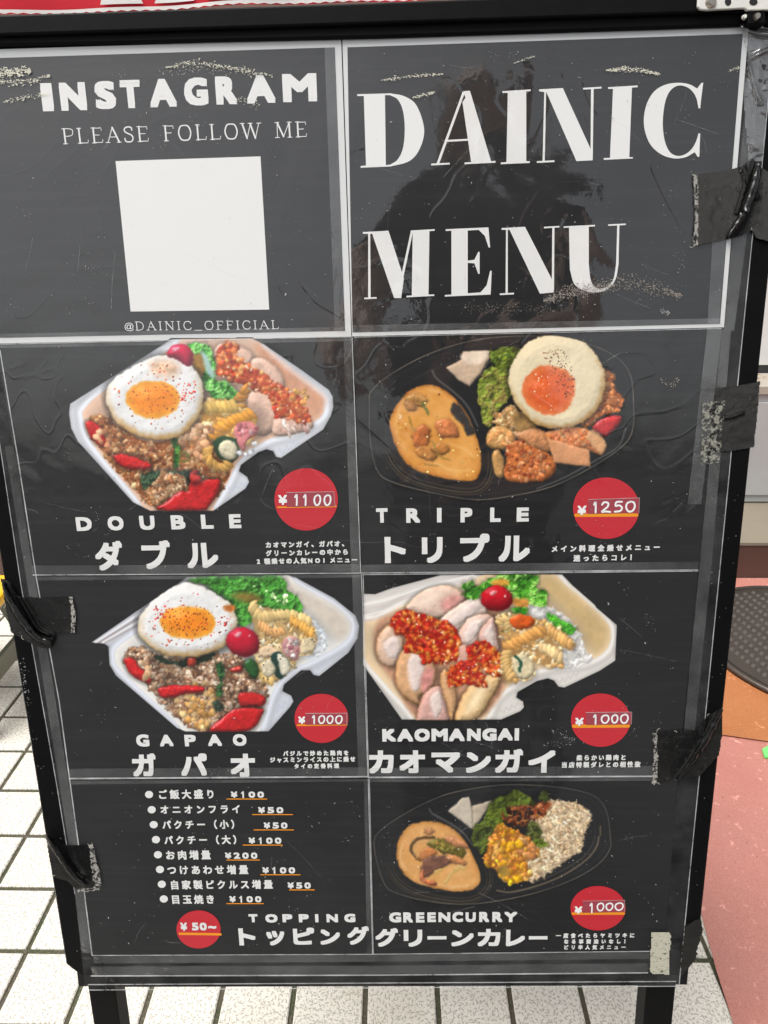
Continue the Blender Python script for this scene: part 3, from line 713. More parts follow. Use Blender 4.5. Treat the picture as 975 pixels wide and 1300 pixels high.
def dark_tray(p, outer, bowl, back):
    """Glossy black takeaway tray: only its moulded edges catch light."""
    o = smooth_loop(outer)
    d = p.sdf(o)
    p.over(p.mask(d), (30, 31, 33))
    for off, a, w in ((4, .8, 2.4), (22, .10, 3), (60, .12, 3)):
        m = np.clip(1-np.abs(d+off)/w, 0, 1)*a*np.clip(.55+.9*(p.N2-.3), .15, 1)
        p.over(m, (186, 172, 150))
    db = p.sdf(smooth_loop(bowl))
    for off, a, w in ((26, .25, 3), (38, .42, 2.6), (47, .28, 2.2)):
        m = np.clip(1-np.abs(db-off)/w, 0, 1)*a*np.clip((p.Y-np.mean([q[1] for q in bowl]))/90, .03, 1)
        p.over(m*p.mask(d), (196, 158, 100))
    p.stroke(back, 4, (130, 126, 120), .75); p.stroke([(x+4, y+6) for x, y in back], 4, (70, 70, 72), .6)
    return d

def pic_triple():
    p = Pic(460, 415, 2.708, (10, 20, 944, 600), 2.2, 4)
    outer = [(20, 270), (30, 215), (110, 150), (250, 80), (420, 36), (620, 28), (760, 50), (870, 96), (924, 160), (936, 250), (934, 350), (900, 410), (800, 480), (660, 550), (520, 584), (390, 598), (250, 576), (110, 540), (50, 500), (24, 400)]
    bowl = [(96, 350), (100, 300), (140, 240), (180, 210), (240, 200), (300, 230), (360, 300), (396, 390), (408, 450), (400, 510), (370, 530), (280, 520), (180, 490), (130, 440)]
    d = dark_tray(p, outer, bowl, [(240, 150), (256, 178), (310, 220), (360, 270), (396, 340)])
    p.stroke([(905, 350), (880, 410), (800, 460), (690, 520), (600, 556)], 3, (150, 150, 150), .6)
    p.W *= 0
    p.area(bowl, (214, 146, 66), vary=.05, rough=4, edge=(176, 106, 40), ew=16)
    mb = p.mask(p.sdf(smooth_loop(bowl)), 3); cream = np.clip((p.N2-.42)*3+(p.N-.5)*.8, 0, 1)*mb*.55
    p.over(cream, (228, 172, 100)); p.C *= (1+(p.N3-.5)*.05*mb)[..., None]
    for q in ([(140, 250), (120, 300), (118, 360)], [(250, 470), (320, 496), (370, 490)], [(300, 400), (350, 420), (384, 450)], [(230, 216), (270, 226)]): p.stroke(q, 7, (244, 206, 150), .38, soft=5)
    dk = [(312, 262), (336, 270), (372, 330), (388, 366), (360, 372), (344, 340), (306, 296)]
    p.area(dk, (58, 54, 52), soft=4, vary=.2)
    def chunk(pts, col=(198, 122, 66)):
        p.shade(pts, .16, 10); p.area(pts, col, bulge=.8, k=16, vary=.25, spec=.35, soft=4, rough=14)
    chunk([(150, 240), (190, 232), (226, 246), (210, 272), (160, 276)], (194, 140, 76)); chunk([(146, 262), (176, 260), (190, 286), (160, 290)], (184, 126, 70))
    chunk([(186, 350), (210, 336), (232, 356), (228, 410), (190, 416), (172, 392)], (196, 112, 60)); chunk([(252, 330), (290, 314), (322, 336), (330, 372), (290, 384), (262, 368)], (206, 124, 74))
    chunk([(180, 420), (230, 410), (262, 440), (236, 462), (190, 446)], (200, 134, 68)); chunk([(236, 420), (270, 400), (300, 416), (280, 440)], (196, 130, 66))
    for q in ([(160, 310), (170, 346), (186, 360)], [(240, 390), (262, 440), (300, 456)], [(216, 470), (260, 480)]):
        p.stroke(q, 7, (148, 116, 50), .7)
    p.stroke([(206, 262), (220, 286), (226, 298)], 9, (96, 110, 60), .9)
    p.specks(bowl, 40, (2, 4), ((170, 90, 30), (230, 190, 120)))
    p.stroke([(128, 300), (134, 306), (130, 314)], 5, (250, 240, 220), .8)
    # pickled radish, lettuce
    dd = [(288, 140), (340, 112), (346, 84), (440, 82), (440, 104), (404, 166), (368, 204), (330, 182)]
    p.area(dd, (216, 188, 160), smooth=False, bulge=.4, k=14, vary=.08)
    p.area([(344, 92), (436, 86), (400, 130), (350, 120)], (228, 208, 186), soft=6)
    p.leaf([(440, 96), (470, 70), (520, 70), (540, 90), (505, 140), (460, 136)], n=34, r=(9, 18), cols=((130, 150, 40), (90, 116, 28), (170, 180, 80), (60, 80, 20)), base=(50, 56, 20))
    p.leaf([(394, 200), (430, 150), (500, 140), (510, 230), (470, 290), (440, 340), (410, 320)], n=90, r=(9, 20), cols=((150, 170, 60), (110, 136, 40), (186, 196, 110), (70, 90, 26), (130, 110, 60)), base=(52, 58, 24))
    # rice, chicken, peppers
    p.mince([(790, 180), (850, 150), (870, 220), (896, 250), (880, 290), (830, 300), (760, 340)], 110, (6, 11), base=(90, 46, 20), cols=((206, 120, 60), (226, 150, 90), (180, 92, 40)))
    p.mince([(460, 330), (480, 290), (520, 270), (560, 330), (520, 370), (470, 360)], 60, (7, 14), base=(120, 80, 40), cols=((222, 176, 116), (206, 150, 90), (232, 200, 150)))
    p.area([(520, 300), (570, 300), (600, 350), (540, 370)], (150, 116, 70), vary=.3, soft=6)
    for q, c in (([(426, 380), (450, 344), (500, 348), (526, 386), (490, 420), (440, 416)], (222, 166, 100)), ([(444, 440), (470, 424), (490, 470), (484, 516), (458, 510)], (212, 160, 96)), ([(500, 410), (540, 390), (620, 420), (668, 470), (640, 520), (540, 536), (488, 520), (496, 460)], (206, 116, 58)), ([(524, 370), (600, 350), (650, 380), (640, 430), (560, 400)], (212, 146, 98)), ([(630, 366), (700, 346), (770, 350), (832, 396), (836, 420), (816, 440), (760, 420), (660, 410)], (218, 134, 78))):
        p.shade(q, .3, 10); p.area(q, c, bulge=.8, k=22, vary=.2, spec=.35, rough=6)
    p.scatter([(436, 360), (500, 356), (510, 400), (450, 410)], 16, (8, 18), ((230, 180, 120), (214, 150, 90)), asp=(.3, .6))
    p.scatter([(496, 420), (560, 400), (650, 470), (620, 520), (510, 525)], 130, (4, 11), ((206, 120, 66), (178, 86, 44), (222, 150, 100), (160, 70, 34)), spec=.5, rough=.9)
    p.scatter([(640, 370), (760, 356), (800, 400), (760, 410), (680, 400)], 60, (4, 10), ((214, 120, 70), (196, 104, 54), (224, 160, 110)), spec=.4, rough=.9)
    p.area([(634, 380), (700, 400), (780, 424), (784, 480), (720, 474), (660, 466)], (226, 160, 112), smooth=False, bulge=.3, k=14, vary=.08)
    p.area([(772, 380), (800, 350), (836, 396), (834, 424), (818, 436)], (226, 170, 120), bulge=.4, k=14, vary=.08)
    p.pepper([(792, 346), (830, 312), (886, 306), (884, 334), (842, 374), (826, 372)], (200, 44, 48))
    p.egg([(502, 170), (520, 110), (570, 54), (640, 28), (720, 34), (790, 76), (830, 150), (832, 216), (800, 290), (740, 336), (660, 350), (590, 330), (530, 270), (508, 220)], [(548, 216), (566, 168), (620, 132), (690, 146), (730, 186), (724, 250), (690, 292), (640, 304), (590, 286), (558, 252)], wcol=(238, 222, 186), rim=(216, 168, 100), ycol=(228, 100, 48), yedge=(240, 146, 88), rimw=20, rimside=(.35, 1))
    p.specks([(620, 90), (690, 80), (730, 180), (720, 240), (670, 220), (640, 130)], 130, (1.3, 3), ((60, 30, 20), (110, 50, 26)))
    p.specks([(580, 180), (640, 160), (660, 280), (600, 270)], 14, (2, 3), ((250, 190, 150),))
    p.melt(); clip_outside(p, np.maximum(d, 24-p.Y))
    return p

def pic_green():
    p = Pic(465, 990, 3.047, (20, 10, 956, 490), 2.5, 5)
    outer = [(26, 250), (40, 205), (110, 150), (230, 84), (340, 44), (520, 16), (700, 20), (830, 40), (900, 70), (936, 130), (948, 220), (946, 270), (900, 330), (800, 390), (660, 440), (500, 474), (360, 486), (220, 470), (110, 440), (70, 410), (40, 330)]
    bowl = [(116, 280), (130, 220), (170, 176), (240, 160), (310, 174), (370, 220), (410, 290), (436, 350), (438, 400), (400, 428), (330, 430), (220, 408), (150, 370), (122, 320)]
    d = dark_tray(p, outer, bowl, [(244, 112), (256, 130), (310, 160), (370, 200), (410, 250)])
    p.stroke([(900, 220), (890, 260), (850, 310), (760, 370), (660, 410), (560, 434), (505, 428)], 4, (160, 140, 110), .8)
    p.stroke([(884, 220), (872, 256), (830, 306), (740, 360), (640, 400)], 3, (90, 84, 74), .8)
    p.stroke([(905, 180), (906, 215)], 4, (150, 130, 90), .7)
    p.W *= 0
    p.area(bowl, (212, 156, 92), vary=.04, rough=4, edge=(184, 126, 62), ew=16)
    mb = p.mask(p.sdf(smooth_loop(bowl)), 3); cream = np.clip((p.N2-.42)*3+(p.N-.5)*.8, 0, 1)*mb*.5
    p.over(cream, (230, 182, 124)); p.C *= (1+(p.N3-.5)*.05*mb)[..., None]
    for q in ([(140, 250), (130, 300), (150, 350)], [(260, 400), (330, 416), (390, 410)], [(350, 230), (390, 290)]): p.stroke(q, 8, (242, 208, 160), .38, soft=5)
    def chunk(pts, col=(198, 132, 84)):
        p.shade(pts, .16, 9); p.area(pts, col, bulge=.7, k=14, vary=.25, spec=.35, soft=4, rough=12)
    p.stroke([(210, 310), (178, 280), (176, 250), (200, 230), (250, 224), (310, 240)], 13, (84, 62, 34), .95)
    p.stroke([(200, 300), (186, 270), (200, 246), (250, 238)], 8, (196, 150, 96), .9)
    chunk([(236, 250), (270, 226), (330, 240), (380, 270), (372, 300), (330, 290), (270, 270)], (116, 104, 40))
    p.scatter([(240, 250), (300, 236), (370, 270), (340, 290), (280, 270)], 22, (7, 15), ((136, 128, 56), (90, 80, 30), (160, 140, 70)), asp=(.25, .5))
    chunk([(300, 226), (340, 220), (384, 244), (390, 266), (340, 256)], (204, 140, 96)); chunk([(212, 280), (240, 262), (274, 280), (250, 306), (216, 310)], (206, 130, 76))
    chunk([(216, 330), (230, 306), (300, 294), (330, 320), (280, 350), (240, 376), (212, 380)], (122, 82, 66))
    chunk([(204, 372), (222, 350), (230, 384), (268, 394), (262, 410), (224, 402)], (198, 112, 76)); chunk([(310, 300), (350, 294), (388, 322), (374, 334), (330, 318)], (206, 138, 86))
    for q in ([(360, 340), (330, 366), (306, 400)], [(290, 350), (270, 360)], [(340, 350), (366, 338), (380, 346)]):
        p.stroke(q, 15, (196, 158, 90), .95); p.stroke([(x-2, y-4) for x, y in q], 4, (232, 206, 150), .6)
    chunk([(226, 190), (252, 184), (262, 204), (236, 214)], (196, 136, 90)); p.specks(bowl, 20, (2, 4), ((226, 120, 50), (240, 210, 170)))
    # radish pickles, greens
    p.area([(316, 120), (372, 70), (396, 66), (412, 110), (412, 190), (392, 180)], (206, 194, 176), smooth=False, bulge=.3, k=12)
    p.area([(412, 100), (484, 80), (466, 116), (444, 150), (412, 192)], (196, 182, 160), smooth=False, bulge=.3, k=12)
    # rice
    p.grains([(640, 130), (700, 84), (760, 84), (840, 100), (868, 150), (840, 210), (830, 270), (760, 320), (700, 360), (640, 386), (600, 330), (640, 220)], 620, (9, 17), cols=((224, 198, 160), (204, 174, 136), (236, 214, 182)), base=(150, 118, 84), asp=(.17, .26))
    p.scatter([(640, 380), (700, 370), (860, 170), (872, 150), (846, 110), (820, 90), (840, 200)], 26, (11, 18), ((228, 204, 168), (210, 182, 146)), asp=(.18, .26), ang=(.8, .8))
    p.area([(630, 110), (690, 84), (716, 100), (660, 150)], (150, 70, 34), soft=8, vary=.4)
    p.scatter([(620, 120), (690, 86), (710, 110), (650, 160)], 26, (7, 15), ((176, 86, 44), (140, 60, 30), (200, 130, 80)), asp=(.3, .6))
    gl = [(410, 240), (414, 190), (450, 150), (480, 90), (540, 60), (590, 42), (640, 70), (640, 110), (560, 130), (520, 190), (470, 260), (440, 290)]
    p.leaf(gl, n=130, r=(9, 20), cols=((96, 116, 36), (130, 146, 54), (62, 80, 26), (160, 166, 84), (80, 90, 30)), base=(40, 46, 20))
    p.leaf([(666, 70), (690, 40), (706, 70), (690, 90)], n=10, r=(8, 14), cols=((70, 80, 36), (50, 60, 26)), base=(30, 34, 20))
    p.scatter([(530, 120), (600, 100), (680, 120), (660, 160), (600, 180), (540, 160)], 60, (8, 20), ((110, 56, 30), (70, 34, 24), (146, 80, 44), (50, 30, 24), (170, 120, 60)), asp=(.2, .5), spec=.3)
    p.leaf([(616, 176), (650, 160), (678, 196), (660, 226), (622, 220)], n=12, r=(8, 15), cols=((74, 84, 34), (56, 64, 26), (100, 104, 50)), base=(36, 40, 18))
    p.leaf([(646, 236), (680, 226), (704, 250), (690, 262), (660, 256)], n=8, r=(7, 12), cols=((110, 130, 40), (80, 96, 30)), base=(50, 56, 20))
    # fried chicken
    f = [(456, 310), (480, 230), (520, 170), (560, 190), (610, 210), (660, 270), (664, 294), (620, 306), (620, 340), (640, 372), (590, 396), (530, 390), (510, 350), (470, 332)]
    p.shade(f, .4, 10); p.area(f, (150, 92, 34), vary=.3, rough=16)
    p.scatter(f, 300, (5, 13), ((222, 152, 60), (206, 130, 44), (236, 180, 92), (230, 170, 40), (186, 108, 40)), spec=.3, rough=1.5)
    p.scatter([(590, 220), (640, 250), (660, 290), (600, 300)], 22, (9, 17), ((226, 166, 100), (206, 136, 76)), rough=.9)
    p.scatter([(530, 200), (570, 200), (600, 260), (560, 270), (540, 340), (600, 380), (540, 390)], 26, (8, 16), ((236, 176, 30), (214, 150, 24)), rough=.9)
    p.area([(510, 350), (540, 330), (550, 366), (524, 372)], (150, 120, 50), soft=6, vary=.3)
    p.melt(); clip_outside(p, d)
    return p
# ---------------------------------------------------------------- drawing on the sign's face
mm = .001
def lean(px, y, yb): return (px-567)*(yb-y)/(4220-yb)
def slope(y): return -(1350-y)/37000
def poly(b, pts, h): b.add(P([p[0] for p in pts], [p[1] for p in pts], h), [tuple(range(len(pts)))])
def quad(name, pts, h, mat, parent):
    b = MB(); poly(b, pts, h*mm); return b.build(name, mat, parent)
def zoomed(ox, oy, sc):
    """Reads positions off an enlarged view of the photograph."""
    return lambda pts: [(ox+x/sc, oy+y/sc) for x, y in pts]

_glyphs = {}
def glyph(text):
    """Outline of a word or character in Blender's own built-in font: points, faces."""
    if text not in _glyphs:
        c = bpy.data.curves.new("lettering", 'FONT'); c.body = text; c.resolution_u = 3
        o = bpy.data.objects.new("lettering", c); COL.objects.link(o)
        bpy.context.view_layer.update()
        dg = bpy.context.evaluated_depsgraph_get()
        me = bpy.data.meshes.new_from_object(o.evaluated_get(dg))
        _glyphs[text] = (np.array([v.co[:2] for v in me.vertices]).reshape(-1, 2), [tuple(p.vertices) for p in me.polygons])
        bpy.data.objects.remove(o); bpy.data.curves.remove(c); bpy.data.meshes.remove(me)
    return _glyphs[text]
RING = [(0, 0), (1, 0), (-1, 0), (0, 1), (0, -1), (1, 1), (-1, 1), (1, -1), (-1, -1)]
def put_glyph(b, text, x0, y0, x1, y1, bold, h, cell=False, sl=None):
    """Fit a character to a box in photograph pixels (its own bounds, or its em cell); bold in pixels."""
    v, f = glyph(text)
    if len(v) == 0: return
    if cell: lo, hi = np.array([0, -.12]), np.array([1., .88])
    else: lo, hi = v.min(0), v.max(0)
    x0, x1, y0, y1 = (x0, x1, y0, y1) if cell else (x0+bold, x1-bold, y0+bold, y1-bold)
    u = (v-lo)/(hi-lo)
    px = x0+(x1-x0)*u[:, 0]; sl = slope(y1) if sl is None else sl
    py = y1+(y0-y1)*u[:, 1]
    ring = RING if bold > .15 else RING[:1]
    for k, (dx, dy) in enumerate(ring):
        qx = px+dx*bold; qy = py+dy*bold+sl*(px-(x0+x1)/2)
        qx = qx+lean(qx, py, (y0+y1)/2)
        b.add(P(qx, qy, h*mm+k*.000015), f)
def cells(b, chars, x0, x1, y0, y1, bold, h, size=None, yr=None):
    """Evenly spaced square characters along a line from x0 to x1 (y0..y1 at the left end)."""
    n = len(chars); step = (x1-x0)/n; size = size or (y1-y0)*1.12
    for i, ch in enumerate(chars):
        if ch in ' 　': continue
        cx = x0+step*(i+.5); yc = (y0+y1)/2+(slope((y0+y1)/2) if yr is None else yr)*(cx-x0)
        put_glyph(b, ch, cx-min(size, step*1.06)/2, yc-size/2, cx+min(size, step*1.06)/2, yc+size/2, bold, h, cell=True)
def disc_pts(cx, cy, rx, ry, n=48):
    t = np.arange(n)*2*math.pi/n; return list(zip(cx+rx*np.cos(t), cy+ry*np.sin(t)))
def ribbon(b, pts, wdt, h, smooth=True):
    p = smooth_path(pts, 6) if smooth and len(pts) > 2 else np.asarray(pts, float)
    t = np.gradient(p, axis=0); t /= np.linalg.norm(t, axis=1)[:, None]+1e-9
    wdt = np.asarray(wdt, float)*np.ones(len(p)); nrm = np.stack([-t[:, 1], t[:, 0]], 1)*wdt[:, None]/2
    a, c = p+nrm, p-nrm; n = len(p); q = np.vstack([a, c])
    b.add(P(q[:, 0], q[:, 1], h*mm), [(i, i+1, n+i+1, n+i) for i in range(n-1)])
    for e in (0, n-1):
        d = disc_pts(p[e][0], p[e][1], wdt[e]/2, wdt[e]/2, 8); poly(b, d, (h+.012)*mm)

DIG = {'1': [[(.15, .25), (.5, .02), (.55, .5), (.52, 1)]], '2': [[(.05, .25), (.3, .02), (.75, .1), (.7, .45), (.3, .75), (.02, .98), (.5, .93), (1, .98)]],
       '5': [[(.95, .02), (.3, .06), (.2, .42), (.6, .36), (.95, .58), (.75, .9), (.1, .98)]],
       '0': [[(.55, .02), (.15, .2), (.05, .6), (.3, .95), (.7, .9), (.95, .5), (.85, .12), (.5, .03)]]}
def figures(b, spec, Z, wdt, h):
    for ch, x0, x1, y0, y1 in spec:
        for st in DIG[ch]:
            q = Z([(x0+(x1-x0)*u, y0+(y1-y0)*v) for u, v in st]); ribbon(b, q, wdt, h)

def photo(name, p, h, parent):
    """A printed photograph: a flat mesh whose points carry their ink."""
    X = p.ox+p.X/p.sc; Y = p.oy+p.Y/p.sc
    q = P(X, Y, h*mm).reshape(-1, 3); o0 = ROOTLOC[parent.name]
    idx = np.arange(p.h*p.w).reshape(p.h, p.w)
    keep = p.A > .02
    kf = keep[:-1, :-1] | keep[1:, :-1] | keep[:-1, 1:] | keep[1:, 1:]
    F = np.stack([idx[1:, :-1], idx[1:, 1:], idx[:-1, 1:], idx[:-1, :-1]], -1)[kf]
    used = np.zeros(p.h*p.w, bool); used[F.ravel()] = True
    new = np.cumsum(used)-1; F = new[F]
    q = q[used]-o0
    c = np.clip(p.C/255, 0, 1).reshape(-1, 3)[used]; a = p.A.reshape(-1)[used][:, None]
    lin = 1.08*np.where(c <= .04045, c/12.92, ((c+.055)/1.055)**2.4)*a+np.array([.012, .0125, .0135])*(1-a)
    me = bpy.data.meshes.new(name)
    me.vertices.add(len(q)); me.vertices.foreach_set("co", q.ravel().astype(np.float32))
    me.loops.add(F.size); me.loops.foreach_set("vertex_index", F.ravel().astype(np.int32))
    me.polygons.add(len(F)); me.polygons.foreach_set("loop_start", (np.arange(len(F))*4).astype(np.int32))
    me.update(calc_edges=True); me.validate()
    at = me.color_attributes.new("ink", 'FLOAT_COLOR', 'POINT')
    at.data.foreach_set("color", np.hstack([lin, np.ones((len(lin), 1))]).ravel().astype(np.float32))
    me.materials.append(M['photo'])
    o = bpy.data.objects.new(name, me); COL.objects.link(o); o.parent = parent; ROOTLOC[o.name] = o0
    return o

# ---------------------------------------------------------------- the folding sign stand
base = G(487, 1330); base = np.array([P(487, 1255)[0], P(487, 1255)[1]-.02, 0])
stand = empty('sign_stand', base, 'black framed folding pavement sign on four legs carrying taped-up menu sheets', 'sign stand')
b = MB(); b.prism(P([-60, 1000, 872, 100], [30, 8, 1250, 1252], 0), -BN*.006); b.build('panel', M['board'], stand)
def rail(pts, hf, hb, name='side_rail'):
    b = MB(); b.prism(P([p[0] for p in pts], [p[1] for p in pts], hf*mm), -BN*(hf+hb)*mm); return b.build(name, M['rail'], stand, bevel=.0015)
OL = lambda y: 33.6+.1615*(y-912)
OR = lambda y: 950-.1055*(y-600)
IL = lambda y: OL(y)+62-.012*y
IR = lambda y: OR(y)-62+.012*y
rail([(OL(46), 46), (IL(46), 46), (IL(1222), 1222), (IL(1238), 1240), (104, 1240), (OL(1222), 1224)], 1.0, 18)
rail([(IR(30), 30), (OR(30), 30), (OR(1170), 1170), (883, 1220), (866, 1240), (IR(1238), 1240)], 1.0, 18)
rail([(OL(22)-3, 22), (470, 3), (OR(-18)+3, -18), (OR(12)+3, 12), (470, 30), (OL(48)-3, 48)], 9, 20, 'top_rail')
rail([(OL(48), 48.4), (470, 30.4), (OR(12), 12.4), (OR(30), 30), (480, 47), (OL(60), 60)], 5, 18, 'top_rail_lip')
rail([(IL(1240)+1, 1238), (IR(1240)-1, 1235), (IR(1240)-1, 1252), (IL(1240)+1, 1254)], .6, 16, 'bottom_rail')
def leg(xl, xr, hf=-1.0):
    """A square tube leg going on down behind the rails to the paving."""
    top = P([xl, xr], [1200, 1200], hf*mm); ctop = top.mean(0); wd = np.linalg.norm(top[1]-top[0])
    t = ctop[2]/-BD[2]; L = t-.004
    b = MB(); c = ctop+BD*L/2-BN*.011
    b.box(c, wd, .022, L, np.array([BR, BN, BD])); o = b.build('leg', M['rail'], stand, bevel=.001)
    e = ctop+BD*t-BN*.011
    b = MB(); b.box(e+np.array([0, 0, .012]), wd+.004, .028, .024); f = b.build('rubber_foot', M['tape'], o, bevel=.002)
    return o
leg(103.5, 138); leg(825, 863)
# rear half: the same frame leaning the other way from the hinge
hinge = P(487, -2, -.012); mir = lambda v: np.array([v[0], 2*hinge[1]-v[1]+.03, v[2]])
BD2 = BD*np.array([1, -1, 1]); BN2 = BN*np.array([1, -1, 1])
W2 = np.linalg.norm(P(OR(40), 40)-P(OL(40), 40)); Lr = .86
rt = hinge+np.array([0, .022, -.01])
b = MB(); b.box(rt+BD2*Lr/2, W2-.05, .005, Lr, np.array([BR, BN2, BD2])); b.build('rear_panel', M['board'], stand)
for s in (-1, 1):
    Lg = (rt[2])/-BD2[2]-.004
    b = MB(); b.box(rt+BR*s*(W2/2-.016)+BD2*Lg/2, .03, .02, Lg, np.array([BR, BN2, BD2])); b.build('rear_leg', M['rail'], stand, bevel=.001)
b = MB(); b.box(rt+BD2*.012, W2-.064, .018, .03, np.array([BR, BN2, BD2])); b.build('rear_rail', M['rail'], stand, bevel=.001)
# hinge plate at the upper right corner
Z = zoomed(775, 0, 4.875)
b = MB(); q = Z([(545, -70), (540, 40), (556, 58), (600, 62), (830, 50), (850, 64), (1000, 60), (1080, 52), (1080, -70)])
b.prism(P([p[0] for p in q], [p[1] for p in q], 12*mm), -BN*.0025); hp = b.build('hinge_plate', M['steel'], stand, bevel=.0006)
b = MB()
for (x, y, rx, ry) in ((728, 10, 20, 26), (885, 12, 26, 22)):
    q = Z(disc_pts(x, y, rx, ry, 20)); b.add(P([p[0] for p in q], [p[1] for p in q], 12.15*mm), [tuple(range(20))])
b.build('plate_hole', M['hole'], hp)
b = MB(); c = Z([(622, 12)])[0]; b.cyl(P(c[0], c[1], 12.1*mm), BN, .0040, .0016, 20, .0030); b.cyl(P(c[0], c[1], 13.6*mm), BN, .0018, .0006, 8); b.build('screw', M['screw'], hp)
b = MB(); q = Z([(846, 66), (960, 60), (962, 150), (850, 150)]); b.prism(P([p[0] for p in q], [p[1] for p in q], 11*mm), -BN*.008); lug = b.build('hinge_lug', M['rail'], stand, bevel=.001)
b = MB(); c = Z([(905, 104)])[0]; b.cyl(P(c[0], c[1], 11*mm), BN, .0026, .002, 16, .0018); b.build('rivet', M['screw'], lug)
b = MB(); c = Z([(826, 108)])[0]; b.cyl(P(c[0], c[1], 9.5*mm), BN, .0018, .002, 12, .0012); b.build('rivet', M['steel'], lug)

# ---------------------------------------------------------------- the clear cover film, set behind the sheets and showing round them
fe = [(-66, 62), (-20, 60), (430, 50), (700, 42), (945, 31), (985, 38), (976, 120), (967, 215), (956, 293), (935, 503), (926, 600), (896, 904), (878, 1085), (862, 1252), (500, 1254), (108, 1257), (95, 1135), (70, 985), (42, 827), (27, 745), (0, 566), (-40, 320)]
film = empty('clear_film', P(487, 1254, .0013), 'large clear plastic cover film placed behind the menu sheets, its worn edges showing round them', 'plastic film')
quad('film_sheet', fe, 1.25, M['film'], film)
b = MB(); L = fe[4:16]
for i in range(len(L)-1): ribbon(b, [L[i], L[i+1]], 1.1, 1.5+.002*i, False)
L = fe[16:]
for i in range(len(L)-1): ribbon(b, [L[i], L[i+1]], 1.0, 1.5+.002*i, False)
b.build('film_edge', M['edge'], film)
b = MB()
poly(b, [(118, 1214), (470, 1212), (845, 1208), (843, 1217), (470, 1221), (119, 1223)], 1.9*mm)
poly(b, [(116, 1227), (480, 1226), (822, 1223), (822, 1234), (480, 1237), (117, 1238)], 1.9*mm)
poly(b, [(22, 566), (30, 640), (66, 860), (100, 1075), (116, 1210), (104, 1210), (88, 1075), (54, 860), (18, 640), (6, 566)], 1.45*mm)
poly(b, [(951, 40), (966, 60), (948, 300), (932, 420), (918, 420), (930, 300), (950, 100)], 1.45*mm)
poly(b, [(916, 420), (928, 420), (905, 700), (882, 930), (868, 930), (890, 700)], 1.45*mm)
b.build('folded_seam', M['seal'], film)
b = MB()
for q, wd in (([(116, 1239), (480, 1238), (822, 1235)], 1.6), ([(118, 1213), (470, 1211.5), (845, 1207.5)], 1.0), ([(0, 445), (24, 590), (46, 733), (75, 890), (99, 1068), (117, 1213)], 1.4), ([(112, 1250), (480, 1248), (858, 1246)], 1.2)):
    ribbon(b, q, wd, 2.0, False)
b.build('seam_line', M['edge'], film)
# crumpled corner at the upper right
rngc = np.random.default_rng(9)
def relief(name, pts, base_h, ridges, mat, parent, step=1.5, fray=0, crinkle=.0004, seed=1, uvs=3.2, smooth=True, bulge=0):
    """A thin flexible patch over a traced outline: raised folds along the ridge paths, small crinkles, ragged rim."""
    pts = np.asarray(pts, float); lo, hi = pts.min(0)-3, pts.max(0)+3
    c = Pic(0, 0, 1, (lo[0], lo[1], hi[0], hi[1]), step, seed)
    d = c.sdf(pts)+(c.N3-.5)*fray*2+(c.N-.5)*fray
    h = base_h*mm+(c.N-.5)*crinkle*2+(c.N2-.5)*crinkle*4+(c.N3-.5)*crinkle*.35+bulge*mm*np.clip(-d/20, 0, 1)
    for path, wd, hh in ridges:
        q = smooth_path(path, 6); dist = c.line_d(q); h = h+hh*mm*np.exp(-(dist/wd)**2)
    q = P(c.X, c.Y, h).reshape(-1, 3)
    idx = np.arange(c.h*c.w).reshape(c.h, c.w); dc = (d[:-1, :-1]+d[1:, 1:]+d[:-1, 1:]+d[1:, :-1])/4
    F = np.stack([idx[1:, :-1], idx[1:, 1:], idx[:-1, 1:], idx[:-1, :-1]], -1)[dc < 0]
    used = np.zeros(c.h*c.w, bool); used[F.ravel()] = True; new = np.cumsum(used)-1
    o = obj(name, q[used], new[F], mat, parent, smooth)
    uv = o.data.uv_layers.new(name="UVMap"); XY = np.stack([c.X.ravel(), c.Y.ravel()], 1)[used]*uvs
    vi = np.zeros(len(o.data.loops), np.int32); o.data.loops.foreach_get("vertex_index", vi)
    uv.data.foreach_set("uv", XY[vi].ravel().astype(np.float32))
    return o
relief('crumpled_corner', [(938, 30), (960, 30), (984, 42), (976, 120), (968, 205), (950, 205), (944, 120), (950, 70)], 2.6, [([(942, 34), (960, 42), (984, 44)], 3.5, 5), ([(944, 84), (956, 72), (984, 60)], 2.5, 4), ([(950, 80), (958, 110), (966, 130)], 3, 3), ([(938, 110), (948, 90), (950, 72)], 2, 2)], M['crumple'], film, 1.6, 1.5, .0012, 5)

# ---------------------------------------------------------------- menu sheets
GRP = 'laminated menu sheets on the sign'
def sheet(quad_, inset, label, white=False):
    q = np.asarray(quad_, float)
    root = empty('menu_sheet', P(*(q[2:].mean(0)), .0016), label, 'menu sheet', GRP)
    b = MB(); f = P(q[:, 0], q[:, 1], 1.75*mm); b.prism(f, -BN*.0002); b.build('paper', M['paper'] if white else M['ink'], root)
    if white: quad('printed_background', inset, 1.9, M['ink'], root)
    return root
def seals(root, strips, lines=()):
    b = MB()
    for k, s in enumerate(strips): poly(b, s, (2.62+.02*k)*mm)
    b.build('clear_seal', M['seal'], root)
    if lines:
        for k, (q, wd) in enumerate(lines):
            b = MB(); ribbon(b, q, wd, 2.75+.02*k, False); b.build('film_rim', M['edge'], root)

